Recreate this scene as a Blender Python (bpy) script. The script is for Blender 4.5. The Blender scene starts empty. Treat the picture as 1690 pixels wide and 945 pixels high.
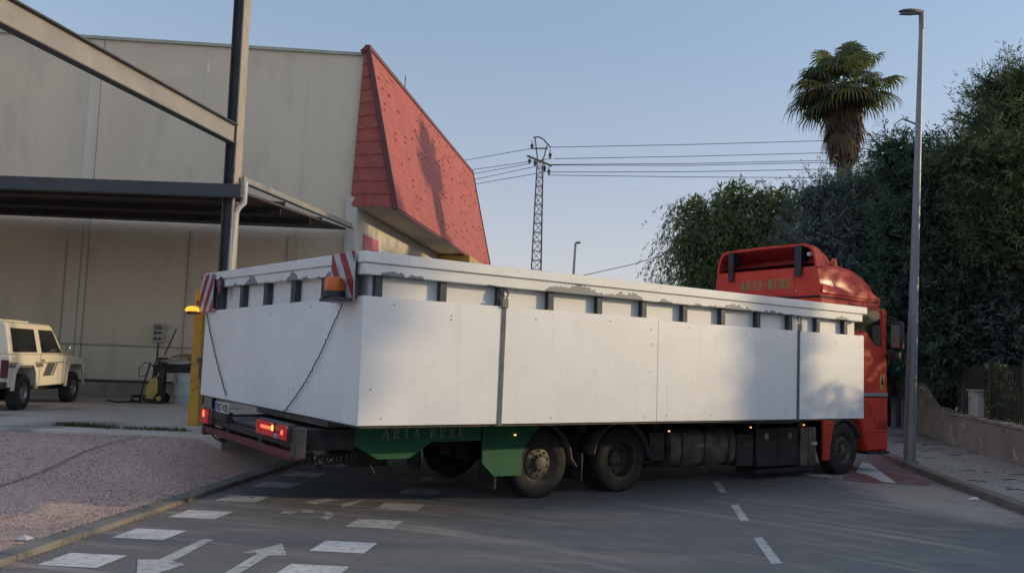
import bpy, bmesh, math, random
import numpy as np
from mathutils import Vector, Matrix
R = math.radians
random.seed(7); rng = np.random.default_rng(11)
scene = bpy.context.scene
col = scene.collection

# ---------------------------------------------------------------- camera
FPX, CAMH, PITCH, ROLL = 1400.0, 2.0, math.atan(121/1400.0), 0.036
CF = Vector((0, math.cos(PITCH), math.sin(PITCH)))
_r = Vector((1, 0, 0)); _u = _r.cross(CF)
CR = _r*math.cos(ROLL) + _u*math.sin(ROLL)
CU = _u*math.cos(ROLL) - _r*math.sin(ROLL)
CAM = Vector((0, 0, CAMH))
cd = bpy.data.cameras.new('camera'); cam = bpy.data.objects.new('camera', cd); col.objects.link(cam)
cam.matrix_world = Matrix(((CR.x, CU.x, -CF.x, 0), (CR.y, CU.y, -CF.y, 0), (CR.z, CU.z, -CF.z, CAMH), (0, 0, 0, 1)))
cd.sensor_width = 36; cd.lens = 36*FPX/1690; cd.clip_end = 3000; cd.clip_start = .05
scene.camera = cam

# ---------------------------------------------------------------- light
SUN_EL, SUN_AZ = R(13.0), math.atan2(0.99, 0.05)        # azimuth measured from +Y towards +X
w = bpy.data.worlds.new('World'); scene.world = w; w.use_nodes = True
nt = w.node_tree; nt.nodes.clear()
sk = nt.nodes.new('ShaderNodeTexSky'); sk.sky_type = 'NISHITA'; sk.sun_disc = False
sk.sun_elevation = SUN_EL; sk.sun_rotation = SUN_AZ; sk.air_density = 0.75; sk.dust_density = 0.6; sk.ozone_density = 1.0
bg = nt.nodes.new('ShaderNodeBackground'); bg.inputs['Strength'].default_value = 0.15
wo = nt.nodes.new('ShaderNodeOutputWorld')
# thin high haze: paler and pinker towards the horizon, brightened overhead for extra fill light
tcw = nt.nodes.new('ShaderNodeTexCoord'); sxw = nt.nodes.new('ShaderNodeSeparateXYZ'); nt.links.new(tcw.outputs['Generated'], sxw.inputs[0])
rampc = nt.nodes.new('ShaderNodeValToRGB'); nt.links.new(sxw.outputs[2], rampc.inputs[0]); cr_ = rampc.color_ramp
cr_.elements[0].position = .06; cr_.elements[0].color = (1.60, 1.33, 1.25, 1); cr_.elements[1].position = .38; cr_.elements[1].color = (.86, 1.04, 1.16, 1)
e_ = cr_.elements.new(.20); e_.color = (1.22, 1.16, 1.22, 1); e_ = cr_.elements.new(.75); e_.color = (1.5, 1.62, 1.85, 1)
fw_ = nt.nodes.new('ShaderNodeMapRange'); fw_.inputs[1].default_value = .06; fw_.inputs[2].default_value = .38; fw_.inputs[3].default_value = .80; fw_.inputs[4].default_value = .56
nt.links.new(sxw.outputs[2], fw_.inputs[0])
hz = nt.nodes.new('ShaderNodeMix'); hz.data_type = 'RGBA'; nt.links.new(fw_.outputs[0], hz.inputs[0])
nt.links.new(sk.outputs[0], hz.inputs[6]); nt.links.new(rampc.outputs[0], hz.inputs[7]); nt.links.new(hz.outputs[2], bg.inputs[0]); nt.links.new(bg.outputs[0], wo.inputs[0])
sl = bpy.data.lights.new('sun', 'SUN'); sl.energy = 1.1; sl.angle = R(1.1); sl.color = (1, .76, .44)
so = bpy.data.objects.new('sun', sl); col.objects.link(so)
SDIR = Vector((math.sin(SUN_AZ)*math.cos(SUN_EL), math.cos(SUN_AZ)*math.cos(SUN_EL), math.sin(SUN_EL)))
so.rotation_euler = SDIR.to_track_quat('Z', 'Y').to_euler(); so.location = (30, -5, 20)
scene.view_settings.view_transform = 'Standard'; scene.view_settings.look = 'None'
scene.view_settings.exposure = 1.15; scene.view_settings.gamma = 1.0
scene.render.engine = 'CYCLES'

# ---------------------------------------------------------------- helpers
def ray(x, y): return CF*FPX + CR*(x-845) - CU*(y-472.5)
def G(x, y, z=0.0):
    d = ray(x, y); return CAM + d*((z-CAMH)/d.z)
def P(x, y, Y):
    d = ray(x, y); return CAM + d*(Y/d.y)

def link(name, me, parent=None, loc=None, rz=0):
    o = bpy.data.objects.new(name, me); col.objects.link(o)
    if parent: o.parent = parent
    if loc is not None: o.location = loc
    if rz: o.rotation_euler.z = rz
    return o
def empty(name, loc=(0, 0, 0), rz=0):
    o = bpy.data.objects.new(name, None); col.objects.link(o); o.location = loc; o.rotation_euler.z = rz
    o.empty_display_size = .2
    return o
def tag(o, label, cat, group=None):
    o['label'] = label; o['category'] = cat
    if group: o['group'] = group
    return o
def struct(o): o['kind'] = 'structure'; return o
def stuff(o, label, cat): o['kind'] = 'stuff'; o['label'] = label; o['category'] = cat; return o
def copy_tree(o, parent=None):
    c = o.copy(); col.objects.link(c); c.parent = parent
    for ch in list(o.children): copy_tree(ch, c)
    return c

class MB:
    def __init__(s): s.v = []; s.f = []; s.m = []; s.smooth = []; s.cur = 0
    def add(s, vs, fs, smooth=False):
        b = len(s.v); s.v += [tuple(p) for p in vs]
        for f in fs: s.f.append([b+i for i in f]); s.m.append(s.cur); s.smooth.append(smooth)
        return s
    def box(s, x0, x1, y0, y1, z0, z1):
        vs = [(x0,y0,z0),(x1,y0,z0),(x1,y1,z0),(x0,y1,z0),(x0,y0,z1),(x1,y0,z1),(x1,y1,z1),(x0,y1,z1)]
        return s.add(vs, [(0,3,2,1),(4,5,6,7),(0,1,5,4),(1,2,6,5),(2,3,7,6),(3,0,4,7)])
    def bar(s, a, b, w, h, up=(0, 0, 1)):            # box section beam from a to b
        a = Vector(a); b = Vector(b); d = (b-a).normalized(); up = Vector(up)
        x = d.cross(up)
        if x.length < 1e-4: x = d.cross(Vector((1, 0, 0)))
        x.normalize(); y = x.cross(d).normalized()
        vs = [p + x*(sx*w/2) + y*(sy*h/2) for p in (a, b) for sx, sy in ((-1,-1),(1,-1),(1,1),(-1,1))]
        return s.add(vs, [(3,2,1,0),(4,5,6,7),(0,1,5,4),(1,2,6,5),(2,3,7,6),(3,0,4,7)])
    def prism(s, pts, off):                           # polygon of 3-D points extruded by off
        n = len(pts); off = Vector(off); a = [Vector(p) for p in pts]; b = [p+off for p in a]
        fs = [list(range(n))[::-1], list(range(n, 2*n))] + [(i, (i+1) % n, n+(i+1) % n, n+i) for i in range(n)]
        return s.add(a+b, fs)
    def poly(s, pts): return s.add(pts, [list(range(len(pts)))])
    def tube(s, path, r, n=8, caps=True):
        path = [Vector(p) for p in path]; m = len(path)
        rs = r if isinstance(r, (list, tuple)) else [r]*m
        t0 = (path[1]-path[0]).normalized(); ref = Vector((0, 0, 1)) if abs(t0.z) < .9 else Vector((1, 0, 0))
        x = t0.cross(ref).normalized(); vs = []
        for i, p in enumerate(path):
            t = (path[min(i+1, m-1)]-path[max(i-1, 0)])
            if t.length < 1e-7: t = t0
            t.normalize(); x = (x - t*x.dot(t))
            if x.length < 1e-5: x = t.cross(Vector((.3, .8, .5)))
            x.normalize(); y = t.cross(x)
            vs += [p + (x*math.cos(2*math.pi*k/n) + y*math.sin(2*math.pi*k/n))*rs[i] for k in range(n)]
        fs = [(i*n+k, i*n+(k+1) % n, (i+1)*n+(k+1) % n, (i+1)*n+k) for i in range(m-1) for k in range(n)]
        if caps: fs += [list(range(n))[::-1], [(m-1)*n+k for k in range(n)]]
        return s.add(vs, fs, True)
    def lathe(s, prof, c, axis='y', n=32, a0=0, a1=2*math.pi):   # prof: (radius, offset along axis)
        vs = []; full = abs(a1-a0-2*math.pi) < 1e-6; nn = n if full else n+1
        for (r_, h) in prof:
            for k in range(nn):
                a = a0+(a1-a0)*k/n
                q = (r_*math.cos(a), h, r_*math.sin(a)) if axis == 'y' else ((r_*math.cos(a), r_*math.sin(a), h) if axis == 'z' else (h, r_*math.cos(a), r_*math.sin(a)))
                vs.append((c[0]+q[0], c[1]+q[1], c[2]+q[2]))
        fs = []
        for i in range(len(prof)-1):
            for k in range(n):
                k2 = (k+1) % nn if full else k+1
                fs.append((i*nn+k, i*nn+k2, (i+1)*nn+k2, (i+1)*nn+k))
        return s.add(vs, fs, True)
    def loft(s, secs, caps=True, smooth=True):
        n = len(secs[0]); vs = [p for q in secs for p in q]
        fs = [(i*n+k, i*n+(k+1) % n, (i+1)*n+(k+1) % n, (i+1)*n+k) for i in range(len(secs)-1) for k in range(n)]
        if caps: fs += [list(range(n))[::-1], [(len(secs)-1)*n+k for k in range(n)]]
        return s.add(vs, fs, smooth)
    def build(s, name, mats, parent=None, bev=0, seg=2, sharp=40, fix=True):
        me = bpy.data.meshes.new(name); me.from_pydata(s.v, [], s.f)
        for m in (mats if isinstance(mats, (list, tuple)) else [mats]): me.materials.append(m)
        me.polygons.foreach_set('material_index', s.m)
        me.update()
        if fix:
            bm = bmesh.new(); bm.from_mesh(me); bmesh.ops.recalc_face_normals(bm, faces=bm.faces); bm.to_mesh(me); bm.free()
        if any(s.smooth) or bev:
            me.polygons.foreach_set('use_smooth', [True]*len(me.polygons)); me.set_sharp_from_angle(angle=R(sharp))
        o = link(name, me, parent)
        if bev:
            b = o.modifiers.new('bevel', 'BEVEL'); b.width = bev; b.segments = seg; b.limit_method = 'ANGLE'; b.angle_limit = R(35)
            b.harden_normals = False
        return o

def mat(name, c, rough=.6, c2=None, scale=3.0, detail=6, lo=.35, hi=.65, bump=0, bscale=None, metal=0, spec=.5,
        stretch=(1, 1, 1), c3=None, s3=20, lo3=.5, hi3=.6, coat=0, emit=None, es=0, rvar=0):
    m = bpy.data.materials.new(name); m.use_nodes = True; n = m.node_tree.nodes; L = m.node_tree.links
    b = n['Principled BSDF']; b.inputs['Roughness'].default_value = rough; b.inputs['Metallic'].default_value = metal
    b.inputs['Specular IOR Level'].default_value = spec; b.inputs['Base Color'].default_value = (*c, 1)
    if coat: b.inputs['Coat Weight'].default_value = coat; b.inputs['Coat Roughness'].default_value = .15
    if emit: b.inputs['Emission Color'].default_value = (*emit, 1); b.inputs['Emission Strength'].default_value = es
    tc = n.new('ShaderNodeTexCoord'); mp = n.new('ShaderNodeMapping'); mp.inputs['Scale'].default_value = stretch
    L.new(tc.outputs['Object'], mp.inputs[0])
    out = None
    def noise(sc, d=detail):
        q = n.new('ShaderNodeTexNoise'); q.inputs['Scale'].default_value = sc; q.inputs['Detail'].default_value = d
        L.new(mp.outputs[0], q.inputs['Vector']); return q
    def mixc(fac, a, bcol, l, h):
        mr = n.new('ShaderNodeMapRange'); mr.inputs[1].default_value = l; mr.inputs[2].default_value = h
        L.new(fac, mr.inputs[0]); x = n.new('ShaderNodeMix'); x.data_type = 'RGBA'
        L.new(mr.outputs[0], x.inputs[0])
        if isinstance(a, tuple): x.inputs[6].default_value = (*a, 1)
        else: L.new(a, x.inputs[6])
        x.inputs[7].default_value = (*bcol, 1); return x.outputs[2]
    cur = c
    if c2: cur = mixc(noise(scale).outputs[0], c, c2, lo, hi)
    if c3: cur = mixc(noise(s3).outputs[0], cur, c3, lo3, hi3)
    if not isinstance(cur, tuple): L.new(cur, b.inputs['Base Color'])
    if rvar:
        q = noise(scale*2.3); mr = n.new('ShaderNodeMapRange'); mr.inputs[3].default_value = rough-rvar; mr.inputs[4].default_value = rough+rvar
        L.new(q.outputs[0], mr.inputs[0]); L.new(mr.outputs[0], b.inputs['Roughness'])
    if bump:
        q = noise(bscale or scale*6); bp = n.new('ShaderNodeBump'); bp.inputs['Strength'].default_value = bump; bp.inputs['Distance'].default_value = .02
        L.new(q.outputs[0], bp.inputs['Height']); L.new(bp.outputs[0], b.inputs['Normal'])
    return m

# ---------------------------------------------------------------- materials
M = {}
M['white_panel'] = mat('white_panel', (.86,.86,.86), .42, (.79,.79,.79), 1.3, lo=.3, hi=.8, c3=(.72,.71,.68), s3=5, lo3=.60, hi3=.85, bump=.05, bscale=9, rvar=.08)
M['white_board'] = mat('white_board', (.82,.82,.81), .5, (.75,.75,.74), 2, c3=(.5,.49,.46), s3=9, lo3=.64, hi3=.8, bump=.08, bscale=25)
M['post_slate'] = mat('post_slate', (.035,.05,.06), .6, (.06,.075,.085), 8)
M['rail_steel'] = mat('rail_steel', (.06,.055,.05), .6, (.12,.09,.07), 6, bump=.2)
M['strap'] = mat('strap', (.10,.105,.10), .8, (.17,.17,.16), 30, stretch=(1,1,.3))
M['red_paint'] = mat('red_paint', (.64,.060,.036), .58, (.54,.046,.028), 2.5, coat=.05, spec=.28, c3=(.42,.06,.04), s3=7, lo3=.58, hi3=.9)
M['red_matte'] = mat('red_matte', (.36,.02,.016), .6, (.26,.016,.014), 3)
M['black_plastic'] = mat('black_plastic', (.012,.013,.015), .5, (.03,.03,.033), 7)
M['chassis'] = mat('chassis', (.014,.013,.013), .7, (.04,.033,.028), 5, bump=.3)
M['deck'] = mat('deck', (.028,.031,.032), .6, (.06,.055,.05), 6, c3=(.25,.25,.24), s3=45, lo3=.68, hi3=.72, bump=.2)
M['green_paint'] = mat('green_paint', (.004,.105,.045), .5, (.008,.125,.055), 3, c3=(.03,.11,.05), s3=9, lo3=.55, hi3=.8)
M['letter_white'] = mat('letter_white', (.30,.30,.28), .7, (.19,.2,.18), 18)
M['letter_green'] = mat('letter_green', (.05,.33,.09), .6, (.09,.26,.08), 12)
M['tyre'] = mat('tyre', (.016,.016,.017), .85, (.036,.035,.033), 7, bump=.25, bscale=60)
M['rim_steel'] = mat('rim_steel', (.16,.15,.135), .55, (.07,.06,.05), 9, metal=.35)
M['rim_dark'] = mat('rim_dark', (.05,.045,.042), .65, (.10,.085,.07), 10, metal=.2)
M['hub'] = mat('hub', (.22,.21,.19), .5, (.08,.07,.06), 12, metal=.5)
M['mudguard'] = mat('mudguard', (.045,.045,.048), .65, (.09,.085,.08), 5)
M['rubber'] = mat('rubber', (.02,.02,.021), .8, (.05,.048,.045), 5)
M['tank'] = mat('tank', (.22,.20,.175), .5, (.10,.09,.08), 4, metal=.4, bump=.1)
M['box_dark'] = mat('box_dark', (.03,.032,.035), .45, (.05,.05,.052), 4)
M['steel_bright'] = mat('steel_bright', (.55,.54,.52), .35, (.35,.34,.32), 6, metal=.8)
M['glass_dark'] = mat('glass_dark', (.006,.009,.010), .08, spec=.6)
M['grey_stripe'] = mat('grey_stripe', (.30,.31,.32), .5, (.25,.25,.25), 5)
M['yellow'] = mat('yellow', (.60,.34,.03), .55, (.50,.27,.03), 4, c3=(.10,.06,.03), s3=7, lo3=.62, hi3=.68, bump=.1)
M['yellow_dull'] = mat('yellow_dull', (.48,.34,.06), .55, (.40,.28,.06), 3)
M['marker_red'] = mat('marker_red', (.35,.018,.03), .5, (.26,.02,.03), 9)
M['marker_white'] = mat('marker_white', (.55,.57,.6), .45, (.4,.42,.44), 6)
M['amber'] = mat('amber', (.75,.16,.02), .25, (.6,.12,.02), 8, spec=.6)
M['amber_lit'] = mat('amber_lit', (.8,.3,.02), .3, emit=(1,.42,.03), es=.7)
M['lamp_red'] = mat('lamp_red', (.40,.012,.015), .2, (.3,.01,.012), 10, spec=.6, emit=(1,.03,.02), es=.05)
M['lamp_red_lit'] = mat('lamp_red_lit', (.8,.05,.03), .3, emit=(1,.07,.03), es=1.6)
M['lamp_orange_lit'] = mat('lamp_orange_lit', (.9,.3,.05), .3, emit=(1,.36,.07), es=1.3)
M['lamp_clear'] = mat('lamp_clear', (.30,.33,.38), .2)
M['cable'] = mat('cable', (.008,.008,.009), .5)
M['bumper_red'] = mat('bumper_red', (.14,.012,.022), .5, (.06,.015,.02), 4, bump=.1)
M['plate_white'] = mat('plate_white', (.62,.63,.64), .4, (.5,.5,.5), 30)
M['plate_blue'] = mat('plate_blue', (.02,.06,.30), .4)
M['ink'] = mat('ink', (.01,.01,.012), .5)
M['wall_beige'] = mat('wall_beige', (.78,.675,.53), .9, (.71,.61,.475), .55, stretch=(1,1,.35), c3=(.58,.50,.40), s3=1.6, lo3=.56, hi3=.85, bump=.1, bscale=30)
M['wall_seam'] = mat('wall_seam', (.45,.40,.34), .9, (.38,.33,.28), 3)
M['wall_seam_light'] = mat('wall_seam_light', (.76,.69,.59), .9, (.68,.61,.50), 3, stretch=(1,1,.3))
M['wall_dark'] = mat('wall_dark', (.07,.075,.08), .8)
M['wall_plinth'] = mat('wall_plinth', (.36,.33,.29), .9, (.28,.25,.22), 2)
M['parapet'] = mat('parapet', (.46,.48,.42), .6, (.36,.38,.33), 3)
M['facade_white'] = mat('facade_white', (.62,.58,.52), .85, (.54,.50,.44), 1.5)
M['soffit'] = mat('soffit', (.55,.48,.38), .8, (.48,.41,.32), 2)
M['tile_red'] = mat('tile_red', (.42,.10,.082), .7, (.34,.08,.068), 2.2, c3=(.47,.15,.12), s3=9, lo3=.55, hi3=.8, bump=.1, bscale=60)
M['tile_trim'] = mat('tile_trim', (.14,.042,.042), .55, (.13,.045,.045), 4)
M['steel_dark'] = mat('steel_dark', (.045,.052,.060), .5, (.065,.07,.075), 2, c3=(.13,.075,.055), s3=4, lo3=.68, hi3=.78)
M['steel_sunlit'] = mat('steel_sunlit', (.36,.31,.25), .5, (.30,.26,.21), 3, c3=(.16,.06,.035), s3=3.2, lo3=.63, hi3=.66)  # sunlit flange of the column put into the colour, with rust patches
M['steel_web'] = mat('steel_web', (.30,.28,.25), .4, (.22,.21,.20), 1.6, c3=(.24,.2,.17), s3=4, lo3=.6, hi3=.75)
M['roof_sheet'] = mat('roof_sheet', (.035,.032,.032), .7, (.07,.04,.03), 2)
M['pipe_grey'] = mat('pipe_grey', (.42,.44,.45), .5, (.33,.35,.36), 6)
M['concrete'] = mat('concrete', (.58,.53,.46), .9, (.48,.44,.385), .8, c3=(.30,.28,.26), s3=.55, lo3=.56, hi3=.62, bump=.15, bscale=40)
M['kerb_stone'] = mat('kerb_stone', (.22,.21,.19), .9, (.13,.125,.118), 2.2, c3=(.09,.085,.08), s3=4, lo3=.6, hi3=.75, bump=.4, bscale=25)
M['kerb_right'] = mat('kerb_right', (.21,.19,.165), .9, (.15,.14,.125), 2, bump=.3, bscale=25)
M['paint_white'] = mat('paint_white', (.68,.68,.67), .75, (.54,.54,.53), 3, detail=8, c3=(.2,.2,.2), s3=14, lo3=.58, hi3=.70, bump=.3, bscale=90)
M['paint_worn'] = mat('paint_worn', (.54,.54,.53), .8, (.40,.40,.395), 3, detail=8, c3=(.22,.22,.22), s3=10, lo3=.52, hi3=.68, bump=.3, bscale=90)
M['paint_red'] = mat('paint_red', (.24,.085,.09), .85, (.19,.09,.095), 2, c3=(.19,.185,.185), s3=3.0, lo3=.46, hi3=.62, bump=.3, bscale=90)
M['stucco'] = mat('stucco', (.36,.30,.245), .95, (.24,.205,.175), 1.3, c3=(.48,.42,.35), s3=2.4, lo3=.58, hi3=.66, bump=.5, bscale=20)
M['cap_stone'] = mat('cap_stone', (.46,.42,.36), .9, (.22,.19,.155), 3, bump=.3, bscale=25)
M['wall_grey'] = mat('wall_grey', (.15,.16,.165), .9, (.11,.115,.12), 2)
M['box_white'] = mat('box_white', (.50,.49,.46), .6, (.42,.40,.37), 3)
M['post_grey'] = mat('post_grey', (.24,.26,.28), .5, (.20,.215,.23), 2, metal=.3)
M['galv'] = mat('galv', (.20,.19,.17), .6, (.15,.14,.12), 5)
M['wire'] = mat('wire', (.05,.055,.065), .6)
M['bark'] = mat('bark', (.09,.07,.055), .95, (.05,.04,.032), 6, bump=.6)
M['cream'] = mat('cream', (.78,.73,.62), .4, (.72,.66,.55), 2, coat=.2)
M['decal'] = mat('decal', (.07,.07,.075), .5, (.1,.1,.1), 9)
M['decal_light'] = mat('decal_light', (.15,.15,.15), .5)
M['chrome'] = mat('chrome', (.5,.5,.5), .25, metal=.9)
M['washer_yellow'] = mat('washer_yellow', (.52,.40,.10), .5, (.45,.34,.09), 4)
M['cloth'] = mat('cloth', (.40,.34,.30), .9, (.30,.14,.14), 6)
M['cardboard'] = mat('cardboard', (.36,.24,.15), .9, (.30,.2,.12), 5)
M['drum'] = mat('drum', (.50,.54,.56), .5, (.42,.46,.48), 3)
M['pink'] = mat('pink', (.60,.13,.16), .5, (.5,.1,.14), 3)
M['warm_render'] = mat('warm_render', (.70,.58,.40), .85, (.62,.5,.34), 2)
M['grass'] = mat('grass', (.035,.075,.02), .8, (.06,.09,.025), 8)
M['litter'] = mat('litter', (.05,.038,.028), .9, (.09,.065,.045), 5)
M['stone'] = mat('stone', (.34,.25,.21), .9, (.24,.19,.17), 9)
M['paper'] = mat('paper', (.55,.58,.60), .7)

def leafmat(name, c, tr=.25):
    m = bpy.data.materials.new(name); m.use_nodes = True; n = m.node_tree.nodes; L = m.node_tree.links
    b = n['Principled BSDF']; b.inputs['Base Color'].default_value = (*c, 1); b.inputs['Roughness'].default_value = .65; b.inputs['Specular IOR Level'].default_value = .25
    t = n.new('ShaderNodeBsdfTranslucent'); t.inputs[0].default_value = (c[0]*1.5, c[1]*1.6, c[2]*.8, 1)
    x = n.new('ShaderNodeMixShader'); x.inputs[0].default_value = tr
    L.new(b.outputs[0], x.inputs[1]); L.new(t.outputs[0], x.inputs[2]); L.new(x.outputs[0], n['Material Output'].inputs[0])
    return m
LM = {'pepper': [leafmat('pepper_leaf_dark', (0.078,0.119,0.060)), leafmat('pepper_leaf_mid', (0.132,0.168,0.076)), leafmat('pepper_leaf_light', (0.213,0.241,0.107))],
      'olive': [leafmat('olive_leaf_dark', (0.085,0.116,0.122)), leafmat('olive_leaf_mid', (0.148,0.188,0.185)), leafmat('olive_leaf_light', (0.247,0.292,0.273))],
      'dark': [leafmat('dense_leaf_dark', (0.047,0.087,0.074)), leafmat('dense_leaf_mid', (0.085,0.140,0.106)), leafmat('dense_leaf_light', (0.139,0.201,0.141))],
      'pine': [leafmat('pine_leaf_dark', (0.059,0.090,0.050)), leafmat('pine_leaf_mid', (0.115,0.151,0.074)), leafmat('pine_leaf_light', (0.188,0.203,0.113))],
      'palm': [leafmat('palm_leaf_dark', (0.077,0.110,0.069)), leafmat('palm_leaf_mid', (0.144,0.169,0.105)), leafmat('palm_leaf_yellow', (.16,.13,.035))],
      'dead': [leafmat('palm_skirt_dark', (0.080,0.060,0.047)), leafmat('palm_skirt_mid', (0.139,0.103,0.076)), leafmat('palm_skirt_light', (0.212,0.167,0.123))]}

# asphalt with dust and turning marks
def asphalt():
    m = bpy.data.materials.new('asphalt'); m.use_nodes = True; n = m.node_tree.nodes; L = m.node_tree.links
    b = n['Principled BSDF']; b.inputs['Roughness'].default_value = .85; b.inputs['Specular IOR Level'].default_value = .35
    tc = n.new('ShaderNodeTexCoord')
    def noise(sc, d=6, vec=None, rough=.5):
        q = n.new('ShaderNodeTexNoise'); q.inputs['Scale'].default_value = sc; q.inputs['Detail'].default_value = d; q.inputs['Roughness'].default_value = rough
        L.new(vec or tc.outputs['Object'], q.inputs['Vector']); return q.outputs[0]
    def mr(v, a, c, o0=0., o1=1.):
        q = n.new('ShaderNodeMapRange'); q.inputs[1].default_value = a; q.inputs[2].default_value = c; q.inputs[3].default_value = o0; q.inputs[4].default_value = o1; L.new(v, q.inputs[0]); return q.outputs[0]
    def mix(f, a, c):
        x = n.new('ShaderNodeMix'); x.data_type = 'RGBA'; L.new(f, x.inputs[0])
        for i, v in ((6, a), (7, c)):
            if isinstance(v, tuple): x.inputs[i].default_value = (*v, 1)
            else: L.new(v, x.inputs[i])
        return x.outputs[2]
    def math_(op, a, c):
        q = n.new('ShaderNodeMath'); q.operation = op
        for i, v in ((0, a), (1, c)):
            if isinstance(v, (int, float)): q.inputs[i].default_value = v
            else: L.new(v, q.inputs[i])
        return q.outputs[0]
    base = mix(mr(noise(.5), .35, .65), (.185,.186,.190), (.235,.235,.236))
    base = mix(mr(noise(2.6, 8), .45, .75), base, (.27,.265,.258))
    base = mix(mr(noise(38, 5, None, .7), .50, .66, 0, .5), base, (.12,.12,.124)); base = mix(mr(noise(55, 4), .60, .70, 0, .5), base, (.36,.355,.35))
    base = mix(mr(noise(160, 2), .3, .75), mix(mr(noise(90, 2), .62, .7), base, (.38,.375,.365)), (.10,.101,.105))
    # sweeping tyre marks: rings round a turning centre
    sep = n.new('ShaderNodeSeparateXYZ'); L.new(tc.outputs['Object'], sep.inputs[0])
    dx = math_('SUBTRACT', sep.outputs[0], -6.0); dy = math_('SUBTRACT', sep.outputs[1], -1.0)
    rr = math_('SQRT', math_('ADD', math_('MULTIPLY', dx, dx), math_('MULTIPLY', dy, dy)), 0)
    ang = math_('ARCTAN2', dy, dx)
    cmb = n.new('ShaderNodeCombineXYZ'); L.new(math_('MULTIPLY', rr, 2.6), cmb.inputs[0]); L.new(math_('MULTIPLY', ang, 1.6), cmb.inputs[1])
    streak = mr(noise(1.3, 7, cmb.outputs[0], .62), .50, .68)
    patch = mr(noise(.35, 3), .42, .6)
    base = mix(math_('MULTIPLY', math_('MULTIPLY', streak, patch), .85), base, (.42,.39,.35))
    cmb2 = n.new('ShaderNodeCombineXYZ'); L.new(math_('MULTIPLY', sep.outputs[0], .45), cmb2.inputs[0]); L.new(math_('MULTIPLY', sep.outputs[1], 2.8), cmb2.inputs[1])
    s2 = mr(noise(1.0, 8, cmb2.outputs[0], .65), .58, .76)
    base = mix(math_('MULTIPLY', s2, .6), base, (.40,.375,.34))
    # sandy dirt washed against the right kerb
    ex = math_('DIVIDE', math_('SUBTRACT', sep.outputs[0], 7.0), 1.15); ey = math_('DIVIDE', math_('SUBTRACT', sep.outputs[1], 14.6), 3.2)
    ed = math_('ADD', math_('ADD', math_('MULTIPLY', ex, ex), math_('MULTIPLY', ey, ey)), math_('MULTIPLY', noise(1.7, 7), 1.3))
    base = mix(mr(ed, 1.0, 1.7, .75, 0.), base, (.40,.36,.31))
    # dark oily stains and repaired cracks
    base = mix(mr(noise(.9, 9), .62, .78, 0, .45), base, (.10,.10,.105))
    L.new(base, b.inputs['Base Color'])
    bp = n.new('ShaderNodeBump'); bp.inputs['Strength'].default_value = .55; bp.inputs['Distance'].default_value = .01
    L.new(noise(140, 3), bp.inputs['Height']); L.new(bp.outputs[0], b.inputs['Normal'])
    return m
M['asphalt'] = asphalt()

def gravelmat(name, cols, sc, bump, dirt):
    m = bpy.data.materials.new(name); m.use_nodes = True; n = m.node_tree.nodes; L = m.node_tree.links
    b = n['Principled BSDF']; b.inputs['Roughness'].default_value = .95; b.inputs['Specular IOR Level'].default_value = .2
    tc = n.new('ShaderNodeTexCoord')
    v = n.new('ShaderNodeTexVoronoi'); v.inputs['Scale'].default_value = sc; L.new(tc.outputs['Object'], v.inputs['Vector'])
    sx = n.new('ShaderNodeSeparateXYZ'); L.new(v.outputs['Color'], sx.inputs[0])
    cr = n.new('ShaderNodeValToRGB'); L.new(sx.outputs[0], cr.inputs[0]); cr.color_ramp.interpolation = 'CONSTANT'
    els = cr.color_ramp.elements
    for i, c in enumerate(cols):
        e = els[i] if i < 2 else els.new(i/len(cols)); e.position = i/len(cols); e.color = (*c, 1)
    q = n.new('ShaderNodeTexNoise'); q.inputs['Scale'].default_value = .45; q.inputs['Detail'].default_value = 9; q.inputs['Roughness'].default_value = .6; L.new(tc.outputs['Object'], q.inputs['Vector'])
    mr = n.new('ShaderNodeMapRange'); mr.inputs[1].default_value = .42; mr.inputs[2].default_value = .62; mr.inputs[4].default_value = .7; L.new(q.outputs[0], mr.inputs[0])
    x = n.new('ShaderNodeMix'); x.data_type = 'RGBA'; L.new(mr.outputs[0], x.inputs[0]); L.new(cr.outputs[0], x.inputs[6]); x.inputs[7].default_value = (*dirt, 1)
    L.new(x.outputs[2], b.inputs['Base Color'])
    bp = n.new('ShaderNodeBump'); bp.inputs['Strength'].default_value = bump; bp.inputs['Distance'].default_value = .015
    L.new(v.outputs['Distance'], bp.inputs['Height']); bp.invert = True; L.new(bp.outputs[0], b.inputs['Normal'])
    return m
M['gravel'] = gravelmat('gravel', [(.54,.35,.29),(.66,.48,.41),(.40,.30,.27),(.78,.61,.52),(.53,.39,.335),(.30,.235,.22)], 70, .6, (.46,.345,.305))
M['paving'] = gravelmat('paving', [(.36,.335,.30),(.385,.36,.325),(.34,.315,.285),(.37,.345,.31)], 11, .25, (.30,.275,.245))
M['dirt'] = gravelmat('dirt', [(.2,.17,.13),(.24,.2,.15),(.16,.13,.10)], 8, .5, (.14,.12,.09))

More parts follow.
